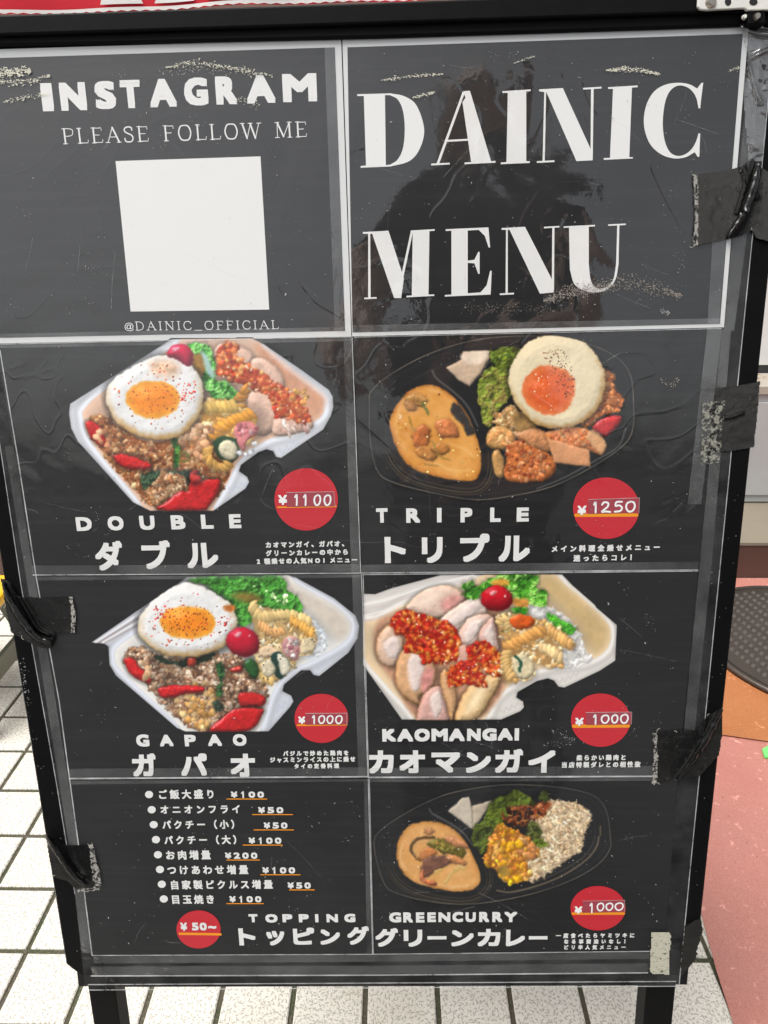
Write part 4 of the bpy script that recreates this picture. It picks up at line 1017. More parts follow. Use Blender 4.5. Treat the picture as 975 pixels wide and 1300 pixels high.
s1 = sheet([(-46, 64), (433, 49), (446, 427), (-4, 436)], [(-46, 75), (425, 60), (438, 420), (-4, 429)], 'white bordered sheet with a blank white square under a follow me heading', True)
s2 = sheet([(434.5, 47), (951, 29), (919, 415.5), (447, 427)], [(441, 60), (943, 43), (914, 411), (447.5, 422)], 'white bordered title sheet with two lines of huge white serif capitals', True)
s3 = sheet([(-4, 437.5), (447, 428.5), (458, 727), (43, 730)], None, 'sheet with fried egg lunch box and the 1100 yen price disc')
s4 = sheet([(449, 428), (917, 416.5), (886, 723), (459.5, 727)], None, 'sheet with a round fried egg on a black tray and the 1250 yen disc')
s5 = sheet([(44, 732), (459, 729), (467, 986), (88, 988.5)], None, 'sheet with a fried egg and red cherry tomato lunch box over three katakana')
s6 = sheet([(460.5, 729), (886, 725), (861, 985), (468, 986.5)], None, 'sheet with sliced chicken in red chilli sauce in a white box')
s7 = sheet([(88, 990.5), (467.5, 988.5), (473, 1211), (118, 1214)], None, 'sheet of eight bulleted lines of toppings with underlined prices')
s8 = sheet([(469, 988.5), (860.5, 987), (843, 1208), (474, 1211)], None, 'sheet with yellow curry and white rice in a black tray')

# s1: heading, serif line, blank square where the code is, handle
Z = zoomed(0, 0, 1.99)
b = MB()
for ch, a, c in (('I', 105, 133), ('N', 152, 217), ('S', 240, 292), ('T', 305, 355), ('A', 377, 445), ('G', 465, 525), ('R', 545, 598), ('A', 622, 695), ('M', 714, 800)):
    yb = 281-(a-105)*26/660; put_glyph(b, ch, a/1.99, (yb-71)/1.99, c/1.99, yb/1.99, 2.5, 2.0)
b.build('heading_lettering', M['print'], s1)
quad('white_square', [(146.7, 204.5), (330.7, 198.5), (341.7, 393), (165.8, 395.5)], 2.0, M['print'], s1)
SERIF = {'P': (.62, [((.14, 0), (.14, 1), 1), ((.14, 1), (.36, 1), (.56, .92), (.58, .76), (.54, .58), (.36, .50), (.14, .50), 0)]), 'L': (.6, [((.14, 0), (.14, 1), 1), ((.14, .02), (.56, .02), (.58, .2), 0)]),
 'E': (.62, [((.14, 0), (.14, 1), 1), ((.14, .98), (.56, .98), (.56, .82), 0), ((.14, .52), (.44, .52), 0), ((.14, .02), (.57, .02), (.59, .2), 0)]), 'F': (.6, [((.14, 0), (.14, 1), 1), ((.14, .98), (.56, .98), (.56, .82), 0), ((.14, .52), (.44, .52), 0)]),
 'A': (.76, [((.08, 0), (.37, 1), 0), ((.37, 1), (.68, 0), 1), ((.19, .36), (.56, .36), 0)]), 'S': (.56, [((.48, .78), (.44, .96), (.26, 1), (.10, .9), (.10, .70), (.26, .56), (.44, .44), (.50, .24), (.42, .04), (.24, 0), (.10, .06), (.07, .24), .6)]),
 'O': (.78, [((.39, 1), (.18, .92), (.07, .5), (.18, .08), (.39, 0), (.60, .08), (.71, .5), (.60, .92), (.39, 1), .7)]), 'C': (.72, [((.63, .76), (.60, .92), (.40, 1), (.18, .9), (.07, .5), (.18, .1), (.40, 0), (.58, .06), (.65, .24), .7)]),
 'W': (1.0, [((.06, 1), (.28, 0), 1), ((.28, 0), (.50, 1), 0), ((.48, 1), (.72, 0), 1), ((.72, 0), (.94, 1), 0)]), 'M': (.92, [((.12, 0), (.14, 1), 0), ((.14, 1), (.45, .05), 1), ((.45, .05), (.77, 1), 0), ((.78, 0), (.77, 1), 1)]),
 'D': (.74, [((.14, 0), (.14, 1), 1), ((.14, 1), (.36, .99), (.58, .86), (.67, .5), (.58, .14), (.36, .01), (.14, 0), .4)]), 'I': (.3, [((.15, 0), (.15, 1), 1)]), 'N': (.8, [((.14, 0), (.14, 1), 0), ((.14, 1), (.66, 0), 1), ((.66, 0), (.66, 1), 0)]), '_': (.6, [((0, -.08), (.6, -.08), 0)]), ' ': (.45, [])}
SERIFS = {'P': [(.14, 0), (.14, 1)], 'L': [(.14, 0), (.14, 1)], 'E': [(.14, 0), (.14, 1)], 'F': [(.14, 0), (.14, 1)], 'A': [(.08, 0), (.68, 0)], 'W': [(.06, 1), (.48, 1), (.94, 1)], 'M': [(.12, 0), (.13, 1), (.78, 0), (.78, 1)], 'D': [(.14, 0), (.14, 1)], 'I': [(.15, 0), (.15, 1)], 'N': [(.14, 0), (.14, 1), (.66, 1)]}
def serif_line(b, text, x0, yb0, x1, yb1, cap, thin, thick, gap, h):
    tot = sum(SERIF[c][0] for c in text)+gap*(len(text)-1); k = (x1-x0)/tot; x = 0
    for c in text:
        def T(u, v):
            px = x0+(x+u)*k; yb = yb0+(yb1-yb0)*(px-x0)/(x1-x0); return (px+lean(px, yb-v*cap, yb), yb-v*cap)
        j = 0
        for st in SERIF[c][1]:
            pts = [T(*p) for p in st[:-1]]; ribbon(b, pts, thin+(thick-thin)*st[-1], h+.02*j, len(pts) > 4); j += 1
        for (u, v) in SERIFS.get(c, []):
            ribbon(b, [T(u-.11, v), T(u+.11, v)], thin, h+.02*j, False); j += 1
        x += SERIF[c][0]+gap
b = MB(); serif_line(b, 'PLEASE FOLLOW ME', 80, 182.6, 390, 173.5, 19, .95, 2.0, .16, 2.0); b.build('serif_lettering', M['print'], s1)
b = MB(); serif_line(b, 'DAINIC_OFFICIAL', 172, 419.2, 354, 417.4, 10.5, .7, 1.1, .2, 2.0)
put_glyph(b, '@', 158, 409.5, 170, 420.5, .12, 2.0); b.build('handle_lettering', M['print'], s1)

# s2: the fat-faced capitals
Z = zoomed(430, 0, 1.789)
def face(loops, h):
    """Fill outlines (with holes) on the sign's face."""
    c = bpy.data.curves.new("capital", 'CURVE'); c.dimensions = '2D'; c.fill_mode = 'BOTH'
    for lp in loops:
        s = c.splines.new('POLY'); s.points.add(len(lp)-1); s.use_cyclic_u = True
        for p, q in zip(s.points, lp): p.co = (q[0]/100, -q[1]/100, 0, 1)
    o = bpy.data.objects.new("capital", c); COL.objects.link(o); bpy.context.view_layer.update()
    me = bpy.data.meshes.new_from_object(o.evaluated_get(bpy.context.evaluated_depsgraph_get()))
    v = np.array([x.co[:2] for x in me.vertices])*[100, -100]; f = [tuple(p.vertices) for p in me.polygons]
    bpy.data.objects.remove(o); bpy.data.curves.remove(c); bpy.data.meshes.remove(me)
    q = Z(v); return P([p[0] for p in q], [p[1] for p in q], h*mm), f
def arc(pts, n=6): return [tuple(p) for p in smooth_path(pts, n)]
caps = []
caps.append([[(42, 214)]+arc([(118, 212), (150, 219), (177, 240), (194, 293), (184, 338), (160, 366), (118, 378)])+[(50, 381), (50, 377), (62, 376), (57, 218), (42, 218)], [(105, 216)]+arc([(116, 216), (134, 226), (146, 252), (150, 294), (146, 336), (134, 362), (117, 374)])+[(107, 375)]])
caps += [[[(283, 207), (298, 206), (346, 366), (301, 369), (281, 232), (288, 222)]], [[(281.5, 208), (286, 212), (228, 372), (222, 372)]], [[(210, 371.6), (252, 369.6), (252, 373.6), (210, 375.6)]], [[(286, 369), (356, 365.4), (356, 369.4), (286, 373)]], [[(241, 318), (296, 315), (296, 319.5), (240, 322.5)]]]
caps += [[[(372, 207), (436, 203), (436, 207), (426, 208), (426, 366), (434, 366), (434, 370), (368, 373), (368, 369), (381, 368), (384, 211), (372, 211)]]]
caps += [[[(455, 203), (509, 200), (572, 338), (577, 364), (540, 366), (472, 210), (455, 207)]], [[(467, 206), (471, 206), (468, 366), (463, 366)]], [[(450, 366), (490, 364), (490, 368), (450, 370)]], [[(573, 200), (579, 200), (577, 362), (572, 352)]], [[(555, 199.5), (597, 197), (597, 201), (555, 203.5)]]]
caps += [[[(612, 198), (679, 194), (679, 198), (666, 199), (660, 357), (668, 357), (668, 360), (602, 363), (602, 359), (616, 358.5), (623, 202), (612, 202)]]]
caps.append([arc([(828, 188), (824, 218), (821, 246)], 2)+arc([(817, 246), (812, 222), (800, 204), (783, 195), (766, 196), (750, 210), (740, 238), (736, 280), (740, 318), (751, 344), (768, 354), (786, 351), (802, 338), (812, 320), (817, 303)], 3)+[(821, 303), (819, 356), (815, 356), (809, 346)]+arc([(806, 347), (788, 357), (762, 360), (733, 351), (709, 330), (696, 300), (693, 268), (700, 235), (716, 208), (740, 193), (768, 188), (795, 191), (814, 201)], 3)+[(824, 188)]])
n_top = len(caps)                              # lower line
caps += [[[(55, 527), (113, 524), (148, 632), (142, 677), (126, 677), (76, 531), (55, 531)]], [[(67, 531), (71.5, 531), (72.5, 677), (67, 677)]], [[(58, 676), (86, 674.6), (86, 678.2), (58, 679.6)]], [[(131, 677), (164, 524), (169, 524), (137, 677)]], [[(164, 523.4), (218, 520.4), (218, 524), (206, 525), (204, 669), (217, 668.6), (217, 672), (154, 675.4), (154, 671.8), (166, 671), (168, 527), (164, 527)]]]
caps += [[[(243, 520.6), (340, 516.4), (344, 562), (340.5, 562), (332, 536), (318, 522), (293, 523.6), (293, 592), (308, 590), (317, 572), (320, 572), (320, 622), (317, 622), (308, 598), (293, 597), (293, 666), (322, 664), (336, 648), (344, 615), (347.5, 615), (345, 669), (241, 673.6), (241, 670), (256, 669), (256, 524), (243, 524.6)]]]
caps += [[[(370, 518), (423, 515), (484, 634), (489, 664), (457, 667), (388, 522), (370, 522)]], [[(380, 521), (384, 522), (384, 667), (379, 667)]], [[(366, 666.4), (398, 664.8), (398, 668.6), (366, 670.2)]], [[(485, 515), (490, 515), (489, 660), (484, 650)]], [[(466, 515), (501, 513), (501, 516.6), (466, 518.6)]]]
caps += [[[(511, 514), (582, 510.6), (582, 514), (568, 515)]+arc([(568, 600), (572, 634), (582, 652), (597, 655), (612, 649), (624, 633), (630, 600)], 4)+[(632.5, 512), (612, 513), (612, 509.6), (652, 507.6), (652, 511), (637.5, 512)]+arc([(635.5, 600), (629, 634), (613, 655), (588, 664), (558, 660), (535, 645), (525, 612)], 4)+[(523, 517), (511, 517.6)]]]
for part_ in (caps[:n_top], caps[n_top:]):
    b = MB()
    for k, c in enumerate(part_): b.add(*face(c, 2.0+.012*k))
    b.build('title_lettering', M['print'], s2)

# price discs
def price(root, Z, disc, patch, yen, digits, line, wdt, hand=True):
    b = MB(); q = Z(disc_pts(*disc)); poly(b, q, 2.05*mm); d = b.build('price_disc', M['red'], root)
    b = MB(); ribbon(b, Z(line[0]), line[1], 2.12, False); b.build('underline', M['orange'], d)
    if patch:
        quad('price_patch', Z(patch), 2.2, M['patch'], d)
        b = MB(); p = Z(patch); ribbon(b, [p[0], p[1]], .55, 2.24, False); ribbon(b, [p[1], p[2]], .45, 2.25, False); b.build('patch_edge', M['edge'], d)
    b = MB(); x0, x1, y0, y1 = yen; a, c = Z([(x0, y0), (x1, y1)]); put_glyph(b, '¥', a[0], a[1], c[0], c[1], .55, 2.3); figures(b, digits, Z, wdt, 2.34) if digits else None
    b.build('price_figures', M['marker'] if hand else M['print'], d)
    return d
ZA, ZB, ZC, ZD, ZE = zoomed(330, 590, 7.5), zoomed(690, 600, 6.094), zoomed(330, 870, 7.5), zoomed(690, 870, 6.964), zoomed(690, 1115, 5.735)
price(s3, ZA, (440, 330, 302, 297), [(255, 264), (705, 256), (715, 396), (255, 402)], (175, 260, 288, 382), [('1', 326, 372, 284, 384), ('1', 410, 456, 284, 386), ('0', 515, 578, 286, 388), ('0', 610, 676, 286, 388)], ([(170, 405), (725, 396)], 2.0), 2.2)
price(s4, ZB, (485, 275, 256, 238), [(348, 208), (743, 195), (739, 312), (345, 320)], (262, 332, 256, 328), [('1', 385, 420, 228, 308), ('2', 450, 516, 228, 306), ('5', 546, 610, 224, 304), ('0', 636, 710, 222, 304)], ([(250, 330), (722, 328)], 4.2), 2.4)
price(s5, ZC, (585, 315, 256, 234), [(433, 268), (828, 265), (828, 374), (433, 376)], (366, 432, 298, 368), [('1', 496, 534, 288, 364), ('0', 558, 618, 288, 364), ('0', 638, 697, 288, 364), ('0', 720, 784, 288, 366)], ([(358, 380), (825, 373)], 2.4), 1.9)
price(s6, ZD, (505, 308, 262, 236), [(375, 240), (781, 236), (776, 346), (375, 352)], (280, 354, 288, 358), [('1', 438, 480, 260, 342), ('0', 510, 580, 262, 336), ('0', 602, 658, 260, 334), ('0', 680, 750, 256, 336)], ([(265, 362), (752, 360)], 4.2), 2.1)
price(s8, ZE, (397, 218, 200, 162), [(285, 166), (592, 160), (589, 246), (285, 252)], (226, 282, 205, 258), [('1', 334, 368, 182, 250), ('0', 390, 440, 180, 238), ('0', 454, 506, 180, 234), ('0', 520, 582, 178, 234)], ([(212, 257), (585, 257)], 3.2), 1.9)
ZF = zoomed(40, 980, 2.216)
d7 = price(s7, ZF, (470, 443, 62, 53.5), None, (419, 438, 424, 447), [], ([(417, 455), (532, 457)], 3.0), 1.5, False)
b = MB()
for ch, a, c, y0, y1 in (('5', 451, 470, 424, 446), ('0', 473, 493, 424, 446), ('~', 497, 520, 433, 441)):
    p, q = ZF([(a, y0), (c, y1)]); put_glyph(b, ch, p[0], p[1], q[0], q[1], .7, 2.34)
b.build('price_figures', M['print'], d7)

# titles
def title(root, latin, lz, kana, kz, bold_l, bold_k):
    b = MB()
    for ch, a, c, y0, y1 in latin:
        p, q = lz([(a, y0), (c, y1)]); put_glyph(b, ch, p[0], p[1], q[0], q[1], bold_l, 2.0)
    b.build('title_lettering', M['print'], root)
    b = MB()
    for ch, a, c, y0, y1 in kana:
        p, q = kz([(a, y0), (c, y1)]); put_glyph(b, ch, p[0], p[1], q[0], q[1], bold_k, 2.0)
    b.build('katakana_lettering', M['print'], root)
Z = zoomed(80, 640, 4.0625)
title(s3, [('D', 68, 148, 67, 138), ('O', 230, 312, 62, 136), ('U', 395, 472, 60, 133), ('B', 557, 630, 57, 130), ('L', 712, 775, 54, 127), ('E', 857, 918, 52, 124)], Z, [('ダ', 165, 310, 190, 342), ('ブ', 408, 556, 187, 335), ('ル', 637, 800, 200, 330)], Z, 1.2, 1.6)
Z = zoomed(440, 410, 2.074)
title(s4, [('T', 78, 108, 488, 526), ('R', 157, 194, 488, 526), ('I', 238, 250, 487, 525), ('P', 300, 331, 487, 525), ('L', 378, 406, 486, 524), ('E', 448, 480, 486, 523)], Z, [('ト', 100, 156, 563, 632), ('リ', 198, 253, 564, 632), ('プ', 299, 376, 555, 629), ('ル', 400, 483, 560, 628)], Z, 1.25, 1.7)
Z = zoomed(60, 720, 2.3214)
title(s5, [('G', 262, 300, 493, 529), ('A', 331, 371, 494, 528), ('P', 405, 438, 494, 528), ('A', 473, 514, 493, 527), ('O', 547, 587, 492, 527)], Z, [('ガ', 250, 322, 549, 617), ('パ', 392, 472, 549, 615), ('オ', 539, 613, 550, 618)], Z, 1.1, 1.6)
Z = zoomed(450, 720, 2.3214)
title(s6, [('K', 82, 123, 477, 514), ('A', 126, 173, 477, 514), ('O', 177, 222, 476, 514), ('M', 227, 275, 476, 513), ('A', 278, 325, 476, 513), ('N', 332, 372, 476, 512), ('G', 377, 419, 475, 512), ('A', 422, 467, 475, 511), ('I', 472, 485, 475, 511)], Z, [('カ', 42, 116, 540, 608), ('オ', 132, 208, 540, 607), ('マ', 227, 312, 546, 606), ('ン', 328, 402, 545, 606), ('ガ', 414, 497, 536, 606), ('イ', 512, 592, 540, 606)], Z, 1.35, 1.7)
title(s7, [('T', 611, 636, 400, 423), ('O', 658, 692, 400, 424), ('P', 706, 734, 400, 423), ('P', 752, 780, 400, 423), ('I', 798, 807, 400, 423), ('N', 830, 862, 400, 423), ('G', 880, 911, 399, 423)], ZF, [('ト', 583, 630, 440, 488), ('ッ', 661, 712, 447, 488), ('ピ', 736, 796, 438, 486), ('ン', 812, 868, 443, 486), ('グ', 888, 950, 434, 486)], ZF, .95, 1.25)
ZG = zoomed(450, 980, 1.857)
title(s8, [('G', 82, 110, 331, 355), ('R', 115, 138, 331, 355), ('E', 145, 165, 331, 355), ('E', 172, 192, 331, 354), ('N', 198, 226, 331, 354), ('C', 231, 256, 330, 354), ('U', 262, 286, 331, 354), ('R', 294, 318, 330, 354), ('R', 325, 349, 330, 354), ('Y', 353, 384, 330, 354)], ZG, [('グ', 49, 103, 368, 412), ('リ', 116, 160, 372, 412), ('ー', 172, 217, 387, 395), ('ン', 228, 281, 373, 411), ('カ', 290, 344, 370, 411), ('レ', 357, 402, 372, 411), ('ー', 411, 455, 387, 395)], ZG, 1.0, 1.3)

# captions
def caption(root, Z, lines, bold):
    b = MB()
    for text, x0, x1, y0, y1 in lines:
        p, q = Z([(x0, y0), (x1, y1)]); cells(b, text, p[0], q[0], p[1], q[1], bold, 2.0)
    b.build('caption_lettering', M['print'], root)
caption(s3, ZA, [('カオマンガイ、ガパオ、', 45, 845, 738, 790), ('グリーンカレーの中から', 48, 850, 818, 868), ('2種乗せの人気NO1メニュー', -35, 935, 896, 946)], .42)
caption(s4, ZB, [('メイン料理全乗せメニュー', 50, 912, 568, 614), ('迷ったらコレ！', 222, 726, 640, 686)], .42)
caption(s5, ZC, [('バジルで炒めた鶏肉を', 213, 853, 628, 672), ('ジャスミンライスの上に乗せ', 88, 915, 688, 734), ('タイの定番料理', 318, 760, 750, 792)], .36)
caption(s6, ZD, [('柔らかい鶏肉と', 285, 738, 619, 664), ('当店特製ダレとの相性抜', 152, 864, 682, 728)], .36)
caption(s8, ZE, [('一度食べたらヤミツキに', 82, 672, 402, 434), ('なる事間違いなし！', 138, 628, 446, 476), ('ピリ辛人気メニュー', 138, 608, 488, 518)], .34)

# the list of toppings
Z = zoomed(170, 990, 3.9)
for (bx, by), text, x0, x1, y0, y1, pr, px0, px1, (u0, u1, uy) in (
    ((75, 73), 'ご飯大盛り', 112, 408, 52, 94, '¥100', 475, 650, (460, 658, 95)), ((88, 148), 'オニオンフライ', 122, 536, 128, 168, '¥50', 610, 746, (588, 785, 172)),
    ((98, 222), 'パクチー（小）', 133, 532, 203, 243, '¥50', 638, 766, (595, 790, 248)), ((109, 296), 'パクチー（大）', 143, 542, 279, 319, '¥100', 563, 736, (541, 735, 323)),
    ((119, 371), 'お肉増量', 150, 386, 352, 394, '¥200', 446, 617, (460, 621, 397)), ((129, 444), 'つけあわせ増量', 158, 572, 426, 468, '¥100', 631, 804, (628, 823, 470)),
    ((138, 517), '自家製ピクルス増量', 172, 694, 500, 541, '¥50', 756, 881, (770, 893, 545)), ((148, 590), '目玉焼き', 178, 406, 572, 613, '¥100', 468, 637, (460, 641, 613))):
    b = MB(); p, q = Z([(x0, y0), (x1, y1)]); cells(b, text, p[0], q[0], p[1], q[1], .42, 2.0)
    ln = b.build('list_line', M['print'], s7); b = MB()
    n = len(pr); st = (px1-px0)/n
    for k, ch in enumerate(pr):
        m1 = st*.26 if ch == '1' else st*.12
        p, q = Z([(px0+st*k+m1, uy-37), (px0+st*(k+1)-m1-st*.02, uy-6)])
        if ch == '1':
            ribbon(b, [((p[0]+q[0])/2, p[1]+.5), ((p[0]+q[0])/2+.3, q[1]-.4)], 2.0, 2.0, False); ribbon(b, [(p[0]+.6, p[1]+2.2), ((p[0]+q[0])/2+.2, p[1]+1.0)], 1.5, 2.06, False)
        else: put_glyph(b, ch, p[0], p[1], q[0], q[1], .55, 2.0)
    b.build('price_figures', M['print'], ln)
    b = MB(); ribbon(b, Z([(u0, uy), (u1, uy)]), 1.15, 2.2, False); b.build('underline', M['orange'], ln)
    b = MB(); poly(b, Z(disc_pts(bx, by, 20, 18, 24)), 2.02*mm); b.build('bullet', M['print'], ln)

# printed photographs
photo('food_photo', pic_double(), 1.97, s3); photo('food_photo', pic_triple(), 1.97, s4); photo('food_photo', pic_gapao(), 1.97, s5)
photo('food_photo', pic_kaomangai(), 1.97, s6); photo('food_photo', pic_green(), 1.97, s8)

# sealed rims of the pouches
seals(s1, [[(-4, 424), (438, 415), (438, 421), (-4, 430)], [(412, 60), (425, 60), (438, 420), (425, 420)]], [([(-4, 437), (446, 427.5)], 1.2)])
seals(s2, [[(447, 413), (916, 404), (915, 411), (447, 422)], [(905, 300), (922, 300), (913, 411), (898, 411)]])
seals(s3, [[(40, 718), (456, 716), (457, 726), (42, 729)], [(436, 429), (447, 429), (458, 727), (446, 727)], [(-4, 438), (446, 429), (446, 433), (-4, 442)]], [([(42, 730), (458, 727.5)], 1.3), ([(447, 429), (458, 727)], 1.1)])
seals(s4, [[(459, 717), (887, 713), (886, 723), (459, 727)], [(898, 417), (917, 417), (890, 640), (873, 640)]], [([(459, 727.5), (886, 723.5)], 1.2), ([(450, 428), (916, 417)], .8)])
seals(s5, [[(86, 976), (466, 974), (467, 985), (88, 988)], [(447, 730), (459, 729), (467, 986), (455, 986)], [(44, 732), (459, 729), (459, 733), (45, 737)]], [([(88, 988.5), (467, 986)], 2.0), ([(459, 729), (467, 986)], 1.0)])
seals(s6, [[(467, 975), (862, 972), (861, 985), (468, 986)]], [([(468, 987), (861, 985.5)], 2.0), ([(461, 729.5), (886, 725)], 1.2), ([(461, 729), (468, 986)], .9)])
seals(s7, [[(462, 989), (468, 989), (473, 1210), (466, 1210)], [(90, 991), (467, 989), (467, 992), (90, 996)]], [([(467.5, 989), (473, 1211)], 1.0)])
seals(s8, [[(469, 989), (860, 987), (860, 991), (469, 993)]], [([(469, 989), (474, 1211)], .7)])

# grime: specks, hair scratches, chalk and dried soil
rng = np.random.default_rng(4)
def fleck(b, x, y, r, h, asp=1, ang=None):
    n = 5; t = np.sort(rng.random(n))*2*math.pi; rr = r*(.6+.7*rng.random(n)); a = rng.random()*3.1 if ang is None else ang
    u = np.cos(t)*rr*asp; v = np.sin(t)*rr
    poly(b, list(zip(x+u*math.cos(a)-v*math.sin(a), y+u*math.sin(a)+v*math.cos(a))), (h+.0004*(len(b.f) % 200))*mm)
def smear(root, pts, wd, n, r, mat, name='chalk_smear', asp=2.0):
    b = MB(); n = int(n*1.9); r = (r[0]*.55, r[1]*.78); p = smooth_path(pts, 10); L = np.r_[0, np.cumsum(np.hypot(*np.diff(p, axis=0).T))]
    for _ in range(n):
        t = rng.random()*L[-1]; e = min(1, 4*min(t, L[-1]-t)/L[-1]+.25)
        x = np.interp(t, L, p[:, 0]); y = np.interp(t, L, p[:, 1])+rng.normal()*wd*.42*e
        i = min(np.searchsorted(L, t), len(p)-1); d = p[i]-p[max(i-1, 0)]; a = math.atan2(d[1], d[0]+1e-9)
        fleck(b, x, y, rng.uniform(*r), 2.85, asp*rng.uniform(.6, 1.4), a+rng.normal()*.35)
    b.build(name, mat, root)
smear(s1, [(-10, 90), (20, 92), (39, 90)], 7, 150, (.5, 1.5), M['chalk']); smear(s1, [(-10, 102), (30, 104), (64, 96)], 6, 110, (.4, 1.2), M['chalk'])
smear(s1, [(4, 130), (30, 124), (62, 118)], 4, 60, (.4, 1.1), M['chalk']); smear(s1, [(210, 86), (245, 80), (290, 86), (346, 96)], 5, 190, (.4, 1.1), M['chalk'])
smear(s1, [(200, 92), (250, 88), (300, 94)], 8, 50, (.3, .7), M['chalk']); smear(s1, [(300, 125), (330, 134)], 8, 26, (.3, .8), M['chalk'])
smear(s2, [(484, 102), (520, 97), (562, 94)], 3, 100, (.4, 1.0), M['chalk']); smear(s2, [(524, 124), (552, 117)], 3, 60, (.4, 1.0), M['chalk'])
smear(s2, [(652, 80), (680, 71)], 2, 30, (.3, .8), M['chalk']); smear(s2, [(770, 89), (800, 88), (838, 94)], 4, 150, (.4, 1.1), M['chalk'])
smear(s2, [(925, 90), (940, 86)], 2.5, 20, (.4, .9), M['chalk'])
smear(s2, [(690, 380), (740, 366), (800, 360), (866, 376)], 13, 420, (.4, 1.0), M['sand'], 'dirt_smear', 1.8); smear(s2, [(692, 382), (730, 372), (780, 362)], 9, 240, (.4, 1.0), M['sand'], 'dirt_smear', 1.8)
smear(s2, [(590, 390), (650, 392), (705, 394)], 9, 120, (.3, .7), M['sand'], 'dirt_smear', 1.5); smear(s2, [(838, 394), (850, 398)], 5, 30, (.4, .8), M['dust'], 'dirt_smear')
smear(s4, [(838, 480), (850, 490), (862, 482)], 7, 40, (.3, .8), M['sand'], 'dirt_smear'); smear(s6, [(700, 928), (730, 940), (690, 946)], 8, 50, (.3, .7), M['dust'], 'dirt_smear')
for root, (x0, y0, x1, y1), n in ((s1, (5, 75, 432, 420), 130), (s2, (445, 62, 920, 410), 210), (s3, (30, 440, 445, 722), 90), (s4, (455, 432, 890, 720), 110), (s5, (95, 735, 455, 982), 70), (s6, (468, 733, 865, 982), 130), (s7, (125, 995, 465, 1205), 90), (s8, (476, 993, 838, 1205), 120)):
    b = MB()
    for _ in range(n): fleck(b, rng.uniform(x0, x1), rng.uniform(y0, y1), abs(rng.normal())*.30+.22, 2.8, rng.uniform(1, 2.2))
    for _ in range(n//8):
        x, y = rng.uniform(x0, x1), rng.uniform(y0, y1)
        for _ in range(rng.integers(4, 10)): fleck(b, x+rng.normal()*5, y+rng.normal()*5, rng.uniform(.25, .6), 2.8)
    tag(b.build('dust_specks', M['dust'], root), kind='stuff')
    b = MB()
    for k in range(n//16):
        x, y = rng.uniform(x0+20, x1-20), rng.uniform(y0+15, y1-15); a = rng.normal()*.5+(.3 if rng.random() < .6 else -1.1); l = rng.uniform(8, 46)
        q = [(x-math.cos(a)*l, y-math.sin(a)*l), (x+rng.normal()*2, y+rng.normal()*2), (x+math.cos(a)*l, y+math.sin(a)*l)]
        q = [(min(max(u, x0), x1), min(max(v, y0), y1)) for u, v in q]
        ribbon(b, q, rng.uniform(.2, .45), 2.78+.002*k)
    tag(b.build('scratches', M['scuff_highlight'], root), kind='stuff')

# highlight of the left rail's edge as a pale ribbon, then worn paint flecks
b = MB(); L = [(OL(y)+1.0, y) for y in np.linspace(838, 1218, 24)]; ribbon(b, L, .8, 2.2, False); b.build('edge_highlight', M['scuff_highlight'], stand)
b = MB()
for _ in range(46):
    y = abs(rng.normal())*60+832; fleck(b, OL(y)+rng.uniform(3, 9), y, rng.uniform(.3, .8), 1.4, 1.6)
for _ in range(40):
    y = rng.uniform(600, 1160); fleck(b, OR(y)-rng.uniform(3, 34), y, rng.uniform(.25, .6), 1.6, 1.4)
for _ in range(30):
    y = rng.uniform(840, 1220); fleck(b, OL(y)+rng.uniform(4, 30), y, rng.uniform(.2, .5), 1.4, 1.4)
tag(b.build('dust_specks', M['dust'], stand), kind='stuff')

# ---------------------------------------------------------------- pieces of black cloth tape
TG = 'black tape pieces holding the film to the frame'
def tape(pts, ridges, label, seed, h=3.4, fray=.5, fr=None):
    root = empty('cloth_tape', P(*np.mean(np.asarray(pts, float), 0), h*mm), label, 'tape', TG)
    relief('tape_strip', pts, h, ridges, M['tape'], root, 1.0, fray, .00035, seed)
    if ridges and ridges[0][2] > 5:
        q = smooth_path(ridges[0][0], 8); n = len(q); tt = np.linspace(0, 1, n); rg = np.random.default_rng(seed+7)
        rad = (.0010+.0019*np.sin(np.pi*np.clip(tt*.9+.08, 0, 1))+.0003*rg.normal(size=n))
        wob = np.cumsum(rg.normal(size=(n, 2)), 0)*.18
        b = MB(); b.tube(P(q[:, 0]+wob[:, 0], q[:, 1]+wob[:, 1], (h+ridges[0][2]*.62)*mm), rad, 10); b.build('tape_fold', M['fold'], root, True)
    if fr:
        relief('frayed_edge', fr, h+.5, [], M['fray'], root, 1.2, 1.2, .0002, seed+3)
        rg = np.random.default_rng(seed)
        for k in range(5):
            e = fr[rg.integers(len(fr))]; f = pts[rg.integers(len(pts))]; q = np.array(e if k % 2 else f, float); a = rg.random()*6.28; l = rg.uniform(3, 7)
            b = MB(); ribbon(b, [q, q+np.array([math.cos(a), math.sin(a)])*l*.5, q+np.array([math.cos(a+.5), math.sin(a+.5)])*l], .35, h+.9+.01*k); b.build('loose_thread', M['chalk'], root)
    return root
tape([(1, 734), (12, 738), (22, 757), (50, 759), (89, 758), (93, 780), (94, 803), (70, 804), (64, 823), (48, 821), (30, 812), (14, 803), (6, 766)], [([(4, 742), (18, 770), (34, 795), (48, 810), (64, 816)], 3.0, 6.5), ([(24, 758), (36, 778), (48, 798), (62, 806)], 2.2, 5), ([(12, 760), (26, 788), (40, 806)], 2.2, -1.2)], 'black tape with a long twisted fold, upper piece on the left rail', 21, fr=[(87, 757), (92, 757), (96, 780), (95, 804), (90, 804), (91, 780)])
